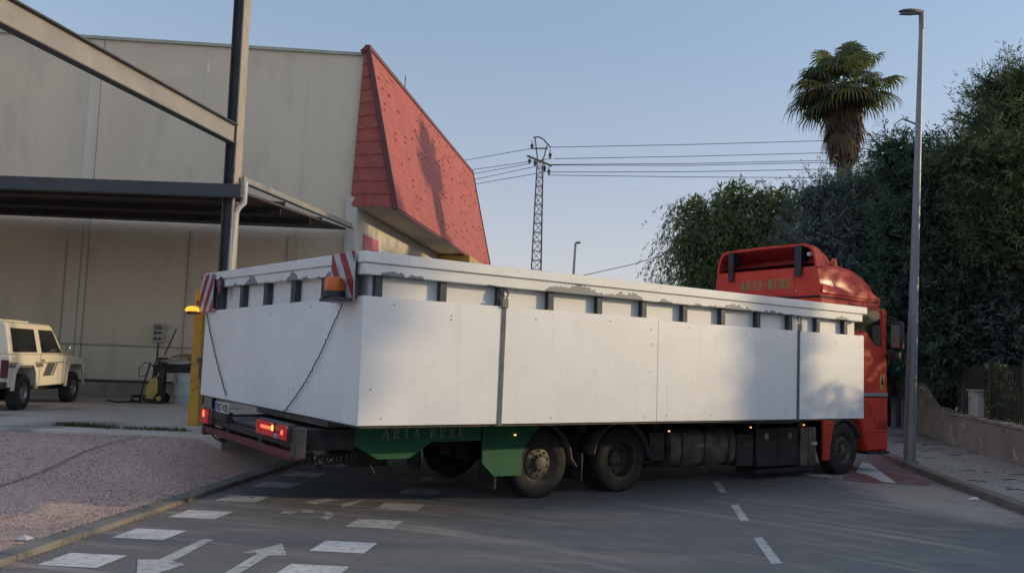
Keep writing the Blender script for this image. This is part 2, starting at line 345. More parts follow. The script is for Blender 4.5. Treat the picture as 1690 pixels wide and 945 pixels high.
# ================================================================= SETTING: ground, road, kerbs
def smooth(t): t = max(0., min(1., t)); return t*t*(3-2*t)
def kerbL(y): return -4.36 + .098*(y-8.9)                # face of the left kerb
def lotz(x, y):
    d = (kerbL(y)-.25) - x
    return .055 + .46*smooth(d/(2.6-1.3*smooth((y-11.0)/3.0))+.03)*smooth((y-7.0)/7.2)
struct(MB().poly([(-900,-300,-.06),(900,-300,-.06),(900,1500,-.06),(-900,1500,-.06)]).build('ground', M['dirt']))
struct(MB().poly([(-6.5,-12,0),(40,-12,0),(40,75,0),(2,75,0),(-6.5,10,0)]).build('road', M['asphalt']))
lot = MB(); ys = [-6+.35*i for i in range(150)]; xs_ = [0,.1,.25,.5,.8,1.1,1.4,1.8,2.3,3,4,6,9,14,22,40]
vs = []; fs = []
for y in ys:
    for t in xs_:
        x = kerbL(y)-.25-t
        bumpy = .012*math.sin(x*2.3+y*1.1)*math.sin(y*1.9-x*.7) if t > .2 else 0
        vs.append((x, y, lotz(x, y)+bumpy))
k = len(xs_)
for i in range(len(ys)-1):
    for j in range(k-1): fs.append((i*k+j, i*k+j+1, (i+1)*k+j+1, (i+1)*k+j))
struct(lot.add(vs, fs, True).build('gravel_lot', M['gravel'], sharp=60))
def kerb(name, pts, wv, h, mat_, drop=.06, seg=1.0):
    m = MB(); pl = [Vector((*p, 0)) for p in pts]
    for i in range(len(pl)-1):
        a, b = pl[i], pl[i+1]; n_ = max(1, int((b-a).length/seg))
        for j in range(n_):
            p = a.lerp(b, j/n_); q = a.lerp(b, (j+1)/n_); d = (q-p).normalized(); nn = Vector((-d.y, d.x, 0))*wv
            q = q - d*.008; e = random.uniform(-.006, .006)
            m.prism([(p.x, p.y, -drop), (q.x, q.y, -drop), ((q+nn).x, (q+nn).y, -drop), ((p+nn).x, (p+nn).y, -drop)], (0, 0, h+drop+e))
    return struct(m.build(name, mat_, bev=.018))
kerb('kerb_left', [(kerbL(y), y) for y in (-5, 60)], .25, .06, M['kerb_stone'])
KR = [(6.6,3),(6.95,7.5),(7.2,10),(7.63,12.66),(8.02,15.4),(8.47,18.06),(8.85,20),(9.34,21.9),(10.1,24.2),(11.2,27),(12.0,31),(13,45),(15,70)]
kerb('kerb_right', KR, -.22, .13, M['kerb_right'])
sw = MB(); vs = []
WALL = [(9.2,11),(11.0,18.3),(13.5,28.3),(14.3,33.5),(16,45),(18.5,70)]
def interp(pl, y):
    for a, b in zip(pl, pl[1:]):
        if y <= b[1]: return a[0]+(b[0]-a[0])*(y-a[1])/(b[1]-a[1])
    return pl[-1][0]
WL = [(7.6,3)]+WALL
ys2 = [3+.5*i for i in range(130)]
for y in ys2:
    vs += [(interp(KR, y)+.215, y, .118), (interp(WL, y)+.6, y, .118)]
struct(sw.add(vs, [(2*i, 2*i+1, 2*i+3, 2*i+2) for i in range(len(ys2)-1)]).build('sidewalk', M['paving']))
vs = []
for y in ys2: vs += [(interp(WL, y)+.2, y, .14), (60, y, .14)]
struct(MB().add(vs, [(2*i, 2*i+1, 2*i+3, 2*i+2) for i in range(len(ys2)-1)]).build('garden_ground', M['litter']))
# concrete yard of the warehouse
yard = MB(); yard.prism([(-30,14.1,.30),(-4.75,14.35,.30),(-3.9,23.6,.36),(-30,22.0,.36)], (0,0,.27))
ob = struct(yard.build('concrete_yard', M['concrete'], bev=.02))
# dark asphalt joint in the gravel lot
jp = [G(x, y, .3) for x, y in ((-60,806),(0,794),(70,779),(130,765),(185,752),(232,742))]
j = MB()
for a, b in zip(jp, jp[1:]):
    for s_ in range(6):
        p = a.lerp(b, s_/6); q = a.lerp(b, (s_+1)/6); d = (q-p).normalized(); nn = Vector((-d.y, d.x, 0))*.011
        zs = [lotz(v.x, v.y)+.018 for v in (p, q)]
        j.poly([((p-nn).x,(p-nn).y,zs[0]),((q-nn).x,(q-nn).y,zs[1]),((q+nn).x,(q+nn).y,zs[1]),((p+nn).x,(p+nn).y,zs[0])])
struct(j.build('paving_joint', M['chassis']))

# painted markings --------------------------------------------------
def road_mark(name, px, mat_, z=.004):
    pts = [G(x, y, 0) for x, y in px]
    return struct(MB().poly([(p.x, p.y, z) for p in pts]).build(name, mat_))
# two rows of squares bounding the cycle lane
A0 = G(137,924); A1 = G(550,767); nA = 7
u_ = Vector((.125,.992,0))
base0 = G(121,910), G(209,916), G(156,940), G(61,932)
cen = [(137,924),(247,881),(332,848.5),(400,822.5),(456,800),(503,782.5),(546,767),(580,755)]
wx = .56; ly = .50
for i, (x, y) in enumerate(cen):
    c = G(x, y); s1 = Vector((wx/2, -.015, 0)); s2 = u_*(ly/2)
    mm = M['paint_white'] if i < 3 else M['paint_worn']
    pts = [c-s1-s2, c+s1-s2, c+s1+s2, c-s1+s2]
    struct(MB().poly([(p.x, p.y, .004) for p in pts]).build('lane_square', mm))
cen2 = [(513,943),(568,902),(619,864),(661,836),(694,811),(724,791),(748,774)]
for i, (x, y) in enumerate(cen2):
    c = G(x, y); s1 = Vector((wx/2, -.015, 0)); s2 = u_*(ly/2)
    pts = [c-s1-s2, c+s1-s2, c+s1+s2, c-s1+s2]
    struct(MB().poly([(p.x, p.y, .004) for p in pts]).build('lane_square', M['paint_white'] if i < 2 else M['paint_worn']))
road_mark('lane_arrow', [(225,955),(227,923),(262,923),(335,889),(352,890),(286,926),(306,931),(262,945)], M['paint_worn'])
road_mark('lane_arrow', [(399,912),(466,897),(473,916),(444,916),(388,950),(362,950),(425,913)], M['paint_worn'])
for px in ([(470,843),(492,844),(480,848),(462,847)], [(500,841),(520,842),(515,846),(498,845)], [(527,853),(540,850),(534,846),(545,843),(551,850),(540,857)],
           [(560,832),(590,826),(602,824),(584,832),(566,837)], [(500,828),(540,822),(560,824),(520,832)]):
    road_mark('cycle_symbol_wear', px, M['paint_worn'], .0035)
for px in ([(1243,887),(1258,886),(1291,929),(1273,930)], [(1206,833),(1218,832),(1237,859),(1223,860)], [(1176,794.5),(1187,794),(1199,812),(1189,812.5)], [(1150,765),(1159,765),(1169,779),(1160,779)]):
    road_mark('centre_dash', px, M['paint_worn'])
struct(MB().poly([(G(x,y).x, G(x,y).y, .0035) for x, y in [(1390,792),(1404,770),(1440,750),(1462,753),(1500,774),(1545,795),(1530,802),(1480,798),(1440,797)]]).build('cycle_lane_red', M['paint_red']))
road_mark('lane_stripe', [(1423,762),(1437,766),(1479,797),(1457,795),(1432,783),(1412,779)], M['paint_white'], .007)
road_mark('lane_stripe', [(1324,780),(1369,784),(1377,789),(1334,785.5)], M['paint_worn'], .007)

# ================================================================= WAREHOUSE
def wy(x): return 23.45 + .08*(x+4.4)
WT = 10.42                                                # top of wall
wh = empty('warehouse', (-9, 23, .6)); off = Vector((9, -23, -.6))
class WB(MB):                                              # world coordinates under an Empty
    def __init__(s, o): super().__init__(); s.o = o
    def build(s, name, m, parent=None, **k):
        q = s.o.location; s.v = [(a[0]-q.x, a[1]-q.y, a[2]-q.z) for a in s.v]; return super().build(name, m, parent or s.o, **k)
tag(wh, 'beige concrete panel warehouse with a red tiled mansard on its street side', 'warehouse')
sdir = Vector((.142, .99, 0)).normalized()
c0 = Vector((-4.42, wy(-4.42), 0))
far = c0 + sdir*16.2
W_ = WB(wh)
W_.prism([(-32, wy(-32), .3), (c0.x, c0.y, .3), (far.x, far.y, .3), (-32, far.y, .3)], (0, 0, WT-.3))
W_.build('wall', M['wall_beige'])
W_ = WB(wh); W_.prism([(-32.05, wy(-32)-.07, WT), (c0.x, c0.y-.07, WT), (c0.x, c0.y+.3, WT), (-32.05, wy(-32)+.3, WT)], (0,0,.085)); W_.build('coping', M['parapet'])
# panel joints (full height)
def wallstrip(xa, xb, z0, z1, pr, name, m):
    W_ = WB(wh); W_.prism([(xa, wy(xa)-pr, z0), (xb, wy(xb)-pr, z0), (xb, wy(xb)+.01, z0), (xa, wy(xa)+.01, z0)], (0,0,z1-z0)); return W_.build(name, m)
def wx_at(px, py): return P(px, py, 23.2).x
for px, wd, m in ((150,.30,'wall_seam_light'),(333,.07,'wall_seam_light'),(500,.06,'wall_seam_light'),(-20,.06,'wall_seam')):
    x = P(px, 200, wy(-9)).x; wallstrip(x, x+wd, .95, WT-.01, .012, 'panel_joint', M[m])
    if wd > .2: wallstrip(x+wd+.003, x+wd+.035, .95, WT-.01, .016, 'panel_joint', M['wall_seam'])
for px in (110, 134, 305, 465):
    x = P(px, 470, wy(-10)).x; wallstrip(x, x+.035, .6, 5.2, .02, 'panel_joint', M['wall_seam'])
wallstrip(-31, -4.9, 1.98, 2.03, .02, 'panel_joint', M['wall_seam'])
wallstrip(-31, -4.9, 1.02, 1.09, .05, 'wall_rail', M['wall_dark'])
wallstrip(-31, -4.9, .5, 1.0, .03, 'plinth', M['wall_plinth'])
# white pilaster on the corner
pw = P(570, 380, 23.4).x
W_ = WB(wh); W_.prism([(pw, wy(pw)-.12, .4), (c0.x+.03, c0.y-.12, .4), (c0.x+.03+.5*sdir.x, c0.y+.5, .4), (pw, wy(pw)+.2, .4)], (0,0,5.95)); W_.build('corner_pilaster', M['facade_white'])
# right facade: warm rendered strip and door reveal
def side(t, o, z): p = c0 + sdir*t + Vector((sdir.y, -sdir.x, 0))*o; return (p.x, p.y, z)
def sidebox(t0, t1, o0, o1, z0, z1): return [side(t0,o0,z0), side(t1,o0,z0), side(t1,o1,z0), side(t0,o1,z0)], (0,0,z1-z0)
MZ = 6.06
for t0, t1, o1, z0, z1, nm, m in ((.5,16.1,.04,.2,MZ-.02,'facade_panel','facade_white'),(3.0,3.3,.10,.3,5.1,'facade_column','warm_render'),
                                  (5.0,5.06,.12,.3,5.0,'facade_column','facade_white'),(7.3,7.36,.16,.3,5.4,'vent_pipe','ink'),(7.15,7.5,.2,.3,4.6,'vent_box','facade_white')):
    W_ = WB(wh); W_.prism(*sidebox(t0, t1, 0.005, o1, z0, z1)); W_.build(nm, M[m])
# mansard ------------------------------------------------------------
T0 = c0 + Vector((0, -.10, WT+.02)); T1 = P(608, 80, c0.y-.10)
B0 = Vector((c0.x-.16, c0.y-.10, MZ)); B1 = P(655, 344, c0.y-.10)
ln = 16.0
T1f = T1 + sdir*ln; B1f = B1 + sdir*ln; T0f = T0+sdir*ln; B0f = B0+sdir*ln
core = WB(wh)
core.loft([[T0+Vector((.0,.06,0)), T1+Vector((-.04,.06,0)), B1+Vector((-.04,.06,0)), B0+Vector((0,.06,0))], [T0f, T1f, B1f, B0f]], smooth=False)
core.build('mansard_core', M['soffit'])
def tiled(name, a, b, c, d, rows, wave, amp, step, nrm, sub=6, clips=0):
    # a-b top edge, d-c bottom edge; rows of pressed tiles with a proud lower lip
    m = WB(wh); n_ = max(4, int(((b-a).length+(c-d).length)/2/wave*sub)); vs = []; fs = []
    for r_ in range(rows):
        for e, pr in ((0, 0.004), (1, step)):
            t = (r_+e)/rows; L0 = a.lerp(d, t); R0 = b.lerp(c, t); wid = (R0-L0).length
            Lb, Rb = d, c
            for i in range(n_+1):
                s_ = i/n_; p = L0.lerp(R0, s_)
                ph = (s_*wid + (0 if True else 0))/wave
                h = amp*abs(math.sin(math.pi*ph))
                down = (d-a).normalized()*(-.045*abs(math.cos(math.pi*ph)) if e else 0)
                vs.append(p + nrm*(pr+h) + down)
        b0 = r_*2*(n_+1)
        for i in range(n_): fs.append((b0+i, b0+i+1, b0+n_+1+i+1, b0+n_+1+i))
        if r_ < rows-1:
            for i in range(n_): fs.append((b0+n_+1+i, b0+n_+1+i+1, b0+2*(n_+1)+i+1, b0+2*(n_+1)+i))
    m.add(vs, fs, False)
    if clips:
        m.cur = 1
        for i in range(clips):
            s_ = random.random(); t = random.randint(1, rows-1)/rows; p = a.lerp(d, t).lerp(b.lerp(c, t), s_) + nrm*(.03+amp)
            m.bar(p, p+nrm*.012+(d-a).normalized()*.08, .035, .02)
    return m.build(name, [M['tile_red'], M['tile_trim']], fix=False)
nS = (T1f-T1).cross(B1-T1).normalized()
if nS.x < 0: nS = -nS
tiled('roof_tiles', T1, T1f, B1f, B1, 20, .21, .010, .010, nS, 6, clips=120)
tiled('gable_tiles', T0, T1, B1, B0, 12, .30, .018, .028, Vector((0,-1,0)), 8)
W_ = WB(wh); W_.bar(T1+Vector((-.02,-.03,.05)), B1+Vector((-.02,-.03,-.03)), .15, .10, up=(0,-1,0)); W_.build('hip_trim', M['tile_trim'], bev=.01)
W_ = WB(wh); W_.bar(T1+Vector((-.03,0,.05)), T1f+Vector((-.03,0,.05)), .16, .12); W_.bar(T0+Vector((-.06,-.05,.04)), T1+Vector((0,-.05,.04)), .12, .10); W_.build('ridge_trim', M['tile_trim'], bev=.01)
W_ = WB(wh); W_.bar(T1f, B1f, .10, .12, up=(0,1,0)); W_.build('hip_trim', M['tile_trim'])
W_ = WB(wh); W_.bar(B1+Vector((-.02,0,-.02)), B1f+Vector((-.02,0,-.02)), .05, .05); W_.build('drip_edge', M['tile_trim'])
W_ = WB(wh); p = T1+sdir*3.9; W_.tube([p, p+Vector((0,0,.55))], .015, 5); W_.build('roof_rod', M['wire'])
# signs on the street facade (their own things)
def sign(name, t0, t1, z0, z1, m, label, txt=None, tm=None):
    e = empty(name, side((t0+t1)/2, .05, (z0+z1)/2)); tag(e, label, 'sign')
    W_ = WB(e); W_.prism(*sidebox(t0, t1, .045, .075, z0, z1)); W_.build('panel', m)
    return e
def textmesh(s, size=1.0, ext=.002):
    cu = bpy.data.curves.new('txt', 'FONT'); cu.body = s; cu.size = size; cu.extrude = ext; cu.align_x = 'CENTER'; cu.align_y = 'CENTER'
    cu.resolution_u = 4
    o = bpy.data.objects.new('txt', cu); col.objects.link(o); bpy.context.view_layer.update()
    me = bpy.data.meshes.new_from_object(o.evaluated_get(bpy.context.evaluated_depsgraph_get())); bpy.data.objects.remove(o); return me
def put_text(s, size, name, m, parent, loc, xdir, ydir, sx=1.0, ext=.002):
    me = textmesh(s, size, ext); me.materials.clear(); me.materials.append(m)
    x = Vector(xdir).normalized(); y = Vector(ydir).normalized(); z = x.cross(y)
    Mx = Matrix(((x.x*sx, y.x, z.x, loc[0]), (x.y*sx, y.y, z.y, loc[1]), (x.z*sx, y.z, z.z, loc[2]), (0,0,0,1)))
    me.transform(Mx); o = link(name, me, parent); return o
pk = sign('pink_sign', .62, 1.95, 4.15, 5.42, M['pink'], 'pink sign with faint white lettering on the warehouse side wall under the red roof')
lp = Vector(side(1.2, .079, 5.02)) - pk.location
put_text('\u2014', .6, 'lettering', M['plate_white'], pk, lp, sdir, (0,0,1), 1)
ws = sign('white_sign', 2.0, 4.6, 4.1, 5.22, M['plate_white'], 'white sign with dark letters beside the pink one, mostly behind the white load')
lp = Vector(side(2.6, .079, 4.98)) - ws.location
put_text('WU', .42, 'lettering', M['ink'], ws, lp, sdir, (0,0,1), 1)
# yellow framed awning under the mansard
aw = empty('yellow_awning', side(11.0, .9, 5.2)); tag(aw, 'dark awning box with yellow edge boards under the far end of the red mansard', 'awning')
W_ = WB(aw); W_.prism(*sidebox(10.1, 15.6, .06, 1.22, 5.30, MZ-.03)); W_.build('awning_box', M['ink'])
for z0, z1, o in ((MZ-.30, MZ-.035, 1.30), (MZ-.72, MZ-.48, 1.27)):
    W_ = WB(aw); W_.prism(*sidebox(10.0, 10.08, .06, o, z0, z1)); W_.prism(*sidebox(10.085, 15.7, o-.06, o, z0, z1)); W_.build('edge_board', M['yellow_dull'])

# ================================================================= STEEL CANOPY FRAME
CB = P(359, 700, 16.6); CB = Vector((CB.x, CB.y, .575))
cp = empty('steel_canopy', CB); tag(cp, 'grey and rust steel frame and lean-to canopy fixed to the beige warehouse front', 'canopy')
ct = P(403, -60, CB.y)
def colm(z0, z1, m, name, f):
    W_ = WB(cp)
    t0 = (z0-CB.z)/(ct.z-CB.z); t1 = (z1-CB.z)/(ct.z-CB.z)
    a = CB.lerp(ct, t0); b = CB.lerp(ct, t1); f(W_, a, b); return W_.build(name, m)
# H column: two flanges and a web, 0.22 wide, 0.34 deep
colm(.57, ct.z, M['steel_dark'], 'column_web', lambda W_, a, b: [W_.prism([(a.x-.085,a.y-.15+.10,a.z),(a.x+.085,a.y-.15+.10,a.z),(a.x+.085,a.y-.15+.115,a.z),(a.x-.085,a.y-.15+.115,a.z)], b-a)])
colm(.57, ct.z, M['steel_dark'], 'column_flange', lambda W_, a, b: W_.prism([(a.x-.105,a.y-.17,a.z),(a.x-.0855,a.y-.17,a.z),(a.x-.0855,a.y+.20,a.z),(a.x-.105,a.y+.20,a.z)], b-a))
colm(.57, ct.z, M['steel_sunlit'], 'column_flange', lambda W_, a, b: W_.prism([(a.x+.0855,a.y-.17,a.z),(a.x+.11,a.y-.17,a.z),(a.x+.11,a.y+.24,a.z),(a.x+.0855,a.y+.24,a.z)], b-a))
W_ = WB(cp); W_.box(CB.x-.2, CB.x+.2, CB.y-.25, CB.y+.28, .56, .59); W_.build('base_plate', M['steel_dark'])
# beam coming towards the street
ja = P(386, 222, CB.y-.2); _d = ray(0, 16); bd = CAM + _d*((ja.z-CAMH)/_d.z); dv = (bd-ja).normalized(); je = ja + dv*10.5
side_n = Vector((-dv.y, dv.x, 0));  hh = .19
if side_n.x < 0: side_n = -side_n
W_ = WB(cp); W_.bar(ja, je, .012, 2*hh-.024); W_.build('rafter_web', M['steel_web'])
for sg in (-1, 1):
    W_ = WB(cp); W_.bar(ja+Vector((0,0,sg*hh)), je+Vector((0,0,sg*hh)), .17, .02); W_.build('rafter_flange', M['steel_dark'])
# second column that carries the other end, out of frame
W_ = WB(cp); W_.prism([(je.x-.1,je.y-.1,0),(je.x+.1,je.y-.1,0),(je.x+.1,je.y+.1,0),(je.x-.1,je.y+.1,0)], (0,0,je.z-hh-.01)); W_.build('rear_post', M['steel_dark'])
# front beam of the canopy
fa = P(400, 316, CB.y-.22); fb = P(0, 296, CB.y-.22); fdir = (fb-fa).normalized(); fb2 = fa+fdir*14
fb2.z = fa.z
W_ = WB(cp); W_.bar(fa, fb2, .18, .255); W_.build('front_beam', M['steel_dark'], bev=.006)
# sloped roof sheet from the beam to the wall with purlins beneath
zr = lambda y: fa.z-.02 + (5.42-fa.z)*(y-fa.y)/(23.1-fa.y)
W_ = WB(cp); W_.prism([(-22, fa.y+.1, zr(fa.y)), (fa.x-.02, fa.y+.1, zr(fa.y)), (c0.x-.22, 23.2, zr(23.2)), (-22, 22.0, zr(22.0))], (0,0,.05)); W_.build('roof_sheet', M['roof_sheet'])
for yy in (16.6, 18.6, 20.6):
    W_ = WB(cp); xr = fa.x+(c0.x-.3-fa.x)*(yy-fa.y)/(23.2-fa.y); W_.bar((-21.5,yy,zr(yy)-.09),(xr-.05,yy,zr(yy)-.09), .07, .14); W_.build('purlin', M['chassis'])
ra = P(401, 296, CB.y+.1); rb = P(579, 372, wy(-4.4)-.15)
W_ = WB(cp); W_.bar(ra, rb, .05, .13); W_.build('side_rail', M['steel_web'])
W_ = WB(cp); W_.bar(ra+Vector((.04,0,-.08)), rb+Vector((.04,0,-.08)), .09, .02); W_.build('side_rail_lip', M['steel_dark'])
W_ = WB(cp)
for s_ in range(2):
    W_ = WB(cp); q = ra.lerp(rb, .32+.35*s_); W_.bar(q+Vector((-.6,0,-.16)), q+Vector((0,0,-.16)), .08, .12); W_.build('bracket', M['steel_dark'])
# downpipe
W_ = WB(cp); xq = CB.x+.25
pp = [P(404,300,CB.y+.02), P(402,335,CB.y), P(394,341,CB.y-.02), P(388,352,CB.y-.05), P(384,400,CB.y-.05), P(380,445,CB.y-.05), P(360,700,CB.y-.05)]
W_.tube(pp, .068, 12); W_.build('downpipe', M['pipe_grey'])

# yellow gate post and the two small posts beside it
yb = P(322, 707, 15.9); yb.z = .56; yt = P(332, 479, yb.y)
yp = empty('yellow_post', yb); tag(yp, 'scraped yellow steel post at the edge of the concrete yard', 'post')
W_ = WB(yp); W_.loft([[(yb.x-.115,yb.y-.09,yb.z-.2),(yb.x+.09,yb.y-.09,yb.z-.2),(yb.x+.09,yb.y+.09,yb.z-.2),(yb.x-.115,yb.y+.09,yb.z-.2)],
                     [(yt.x-.08,yt.y-.09,yt.z),(yt.x+.07,yt.y-.09,yt.z),(yt.x+.07,yt.y+.09,yt.z),(yt.x-.08,yt.y+.09,yt.z)]], smooth=False); W_.build('post_body', M['yellow'], bev=.012)
W_ = WB(yp); W_.box(yb.x+.0, yb.x+.12, yb.y-.13, yb.y-.092, 1.75, 1.83); W_.box(yb.x+.05, yb.x+.09, yb.y-.16, yb.y-.131, 1.45, 1.76); W_.build('latch', M['rail_steel'])
q = P(341, 700, 16.2)
o = MB(); o.box(q.x-.07, q.x+.06, q.y-.03, q.y+.03, .5, 1.25)
for i in range(4): o.box(q.x-.065+.033*i, q.x-.05+.033*i, q.y-.038, q.y-.031, .5, 1.24)
tag(o.build('corrugated_strip', M['plate_white']), 'white corrugated strip between the yellow post and the steel column', 'panel')

# ================================================================= YARD THINGS
# wall socket box
sb = P(261, 550, 22.85); e = empty('socket_box', sb); tag(e, 'white wall mounted socket and switch box above the pressure washer', 'electrical box')
W_ = WB(e); W_.box(sb.x-.14, sb.x+.14, sb.y-.02, sb.y+.12, sb.z-.24, sb.z+.26); W_.build('housing', M['box_white'], bev=.01)
W_ = WB(e); W_.box(sb.x-.11, sb.x+.11, sb.y-.03, sb.y-.021, sb.z+.10, sb.z+.22); W_.build('window', M['glass_dark'])
for dx, dz in ((-.06,.02),(.06,.02),(-.06,-.14),(.06,-.14)):
    W_ = WB(e); W_.lathe([(0,-.055),(.038,-.055),(.042,-.02)], (sb.x+dx, sb.y, sb.z+dz), 'y', 12); W_.build('socket', M['steel_dark'])
W_ = WB(e); W_.tube([(sb.x,sb.y+.05,sb.z-.24),(sb.x,sb.y+.05,sb.z-.75)], .025, 6); W_.build('conduit', M['steel_dark'])
# table with clutter
tb = G(300, 660, .62); tb.y = 21.9; tb.x = P(300, 600, 21.9).x
e = empty('work_table', (tb.x, tb.y, .62)); tag(e, 'black work table against the warehouse wall behind the yellow post', 'table')
W_ = WB(e); W_.box(tb.x-.62, tb.x+.75, tb.y-.3, tb.y+.35, 1.50, 1.56); W_.build('tabletop', M['black_plastic'])
W_ = WB(e); W_.box(tb.x-.60, tb.x+.73, tb.y-.28, tb.y-.25, 1.36, 1.50); W_.build('apron', M['black_plastic'])
for dx in (-.56, .70):
    for dy in (-.25, .3):
        W_ = WB(e); W_.box(tb.x+dx-.025, tb.x+dx+.025, tb.y+dy-.025, tb.y+dy+.025, .62, 1.36); W_.build('leg', M['black_plastic'])
def lumpy(name, c, sx, sy, sz, m, seed, label, cat):
    rg = random.Random(seed); o = MB(); n1, n2 = 14, 8; vs = []
    for i in range(n2+1):
        for k_ in range(n1):
            a = 2*math.pi*k_/n1; t = i/n2; r_ = math.sin(math.pi*t)**.5 if 0 < t < 1 else .001
            f = 1+rg.uniform(-.18,.18); vs.append((c[0]+sx*r_*math.cos(a)*f, c[1]+sy*r_*math.sin(a)*f, c[2]+sz*(1-math.cos(math.pi*t))/2*f))
    fs = [(i*n1+k_, i*n1+(k_+1)%n1, (i+1)*n1+(k_+1)%n1, (i+1)*n1+k_) for i in range(n2) for k_ in range(n1)]
    o.add(vs, fs, True); return tag(o.build(name, m, sharp=180), label, cat)
lumpy('cloth_bundle', (tb.x-.42, tb.y-.05, 1.565), .22, .2, .17, M['cloth'], 3, 'crumpled red and white cloth at the left end of the work table', 'cloth')
lumpy('white_sack', (tb.x-.05, tb.y-.1, 1.565), .34, .22, .13, M['box_white'], 5, 'slumped pale sack lying across the work table', 'sack')
o = MB(); o.prism([(tb.x-.3,tb.y+.05,1.74),(tb.x+.7,tb.y+.05,1.74),(tb.x+.7,tb.y+.33,1.80),(tb.x-.15,tb.y+.33,1.80)], (0,0,.05)); o.prism([(tb.x+.1,tb.y+.1,1.565),(tb.x+.68,tb.y+.1,1.565),(tb.x+.68,tb.y+.3,1.565),(tb.x+.1,tb.y+.3,1.565)], (0,0,.172))
tag(o.build('cardboard_box', M['cardboard'], bev=.01), 'flattened brown cardboard on the back of the work table', 'box')
o = MB(); o.tube([P(272,585,21.6), P(291,543,22.3)], .022, 6); tag(o.build('broom_handle', M['steel_dark']), 'thin dark pole leaning on the wall above the work table', 'pole')
# white drum
db = P(308, 640, 21.55)
e = empty('plastic_drum', (db.x, db.y, .62)); tag(e, 'pale blue white plastic drum under the work table', 'drum')
W_ = WB(e); W_.lathe([(0,0),(.30,0),(.31,.03),(.31,.25),(.32,.27),(.31,.29),(.31,.55),(.32,.57),(.31,.59),(.30,.78),(.25,.81),(0,.81)], (db.x,db.y,.57), 'z', 24); W_.build('drum_body', M['drum'])
W_ = WB(e); W_.box(db.x-.24, db.x-.15, db.y-.32, db.y-.24, 1.12, 1.26); W_.build('handle', M['post_grey'])
# pressure washer
pw_ = P(254, 655, 21.2); e = empty('pressure_washer', (pw_.x, pw_.y, .62)); tag(e, 'yellow and black wheeled pressure washer beside the work table', 'pressure washer')
X, Y_ = pw_.x, pw_.y
W_ = WB(e); W_.loft([[(X-.20,Y_-.16,.72),(X+.12,Y_-.16,.72),(X+.12,Y_+.16,.72),(X-.20,Y_+.16,.72)],[(X-.16,Y_-.17,1.0),(X+.13,Y_-.17,1.0),(X+.13,Y_+.16,1.0),(X-.16,Y_+.16,1.0)],
    [(X-.08,Y_-.13,1.22),(X+.10,Y_-.13,1.22),(X+.10,Y_+.12,1.22),(X-.08,Y_+.12,1.22)],[(X-.03,Y_-.08,1.28),(X+.08,Y_-.08,1.28),(X+.08,Y_+.08,1.28),(X-.03,Y_+.08,1.28)]]); W_.build('casing', M['washer_yellow'], bev=.03)
W_ = WB(e); W_.box(X-.2, X+.16, Y_-.18, Y_+.18, .66, .735); W_.box(X+.125, X+.24, Y_-.12, Y_+.12, .74, 1.5); W_.build('frame', M['black_plastic'], bev=.02)
for dy in (-.2, .14):
    W_ = WB(e); W_.lathe([(0,0),(.12,0),(.13,.02),(.13,.05),(.12,.07),(0,.07)], (X+.20, Y_+dy, .75), 'y', 20); w_ = W_.build('wheel', M['tyre'])
W_ = WB(e); W_.lathe([(0,0),(.06,0),(.06,-.008),(0,-.008)], (X+.20, Y_-.202, .75), 'y', 16); W_.build('hubcap', M['washer_yellow'])
W_ = WB(e); W_.tube([(X-.02,Y_-.1,1.2),(X-.0,Y_-.1,1.55),(X+.06,Y_-.1,1.72),(X+.22,Y_-.1,1.72)], .022, 8); W_.tube([(X-.02,Y_+.1,1.2),(X-.0,Y_+.1,1.55),(X+.06,Y_+.1,1.72),(X+.22,Y_+.1,1.72)], .022, 8); W_.tube([(X+.22,Y_-.1,1.72),(X+.22,Y_+.1,1.72)], .022, 8); W_.build('handle', M['black_plastic'])
W_ = WB(e); W_.tube([(X-.28,Y_-.18,.66),(X-.20,Y_-.17,1.1),(X-.08,Y_-.15,1.62)], .02, 6); W_.build('lance', M['black_plastic'])
W_ = WB(e); pts = [(X-.3-.9*t+.06*math.sin(t*14), Y_-.15+.25*math.sin(t*9), .64) for t in [i/40 for i in range(41)]]; W_.tube(pts, .018, 5); W_.build('hose', M['cable']); W_ = WB(e)
pts = [(X-.32+.2*math.cos(t), Y_-.1+.15*math.sin(t), .65+.16*abs(math.sin(t*.37))) for t in [i*.3 for i in range(60)]]; W_.tube(pts, .014, 5); W_.build('hose', M['cable']); W_ = WB(e)
pts = [(X-.05,Y_,1.5),(X-.28,Y_,1.62),(X-.42,Y_,1.45),(X-.40,Y_,1.25),(X-.2,Y_,1.3)]; W_.tube(pts, .012, 5); W_.build('hose', M['cable'])

# ================================================================= OFF-ROADER
jr = G(33, 677, .60); jf = G(112, 658, .62)
jd = Vector((-.40, 2.8, 0)).normalized(); jl = Vector((-jd.y, jd.x, 0))
WB_ = 2.85
jeep = empty('offroader', Vector((jr.x-.12, jr.y+.25, .575)) + jl*.85, math.atan2(jd.y, jd.x)); tag(jeep, 'cream two door off-roader with grey side stripes parked under the steel canopy', 'car')
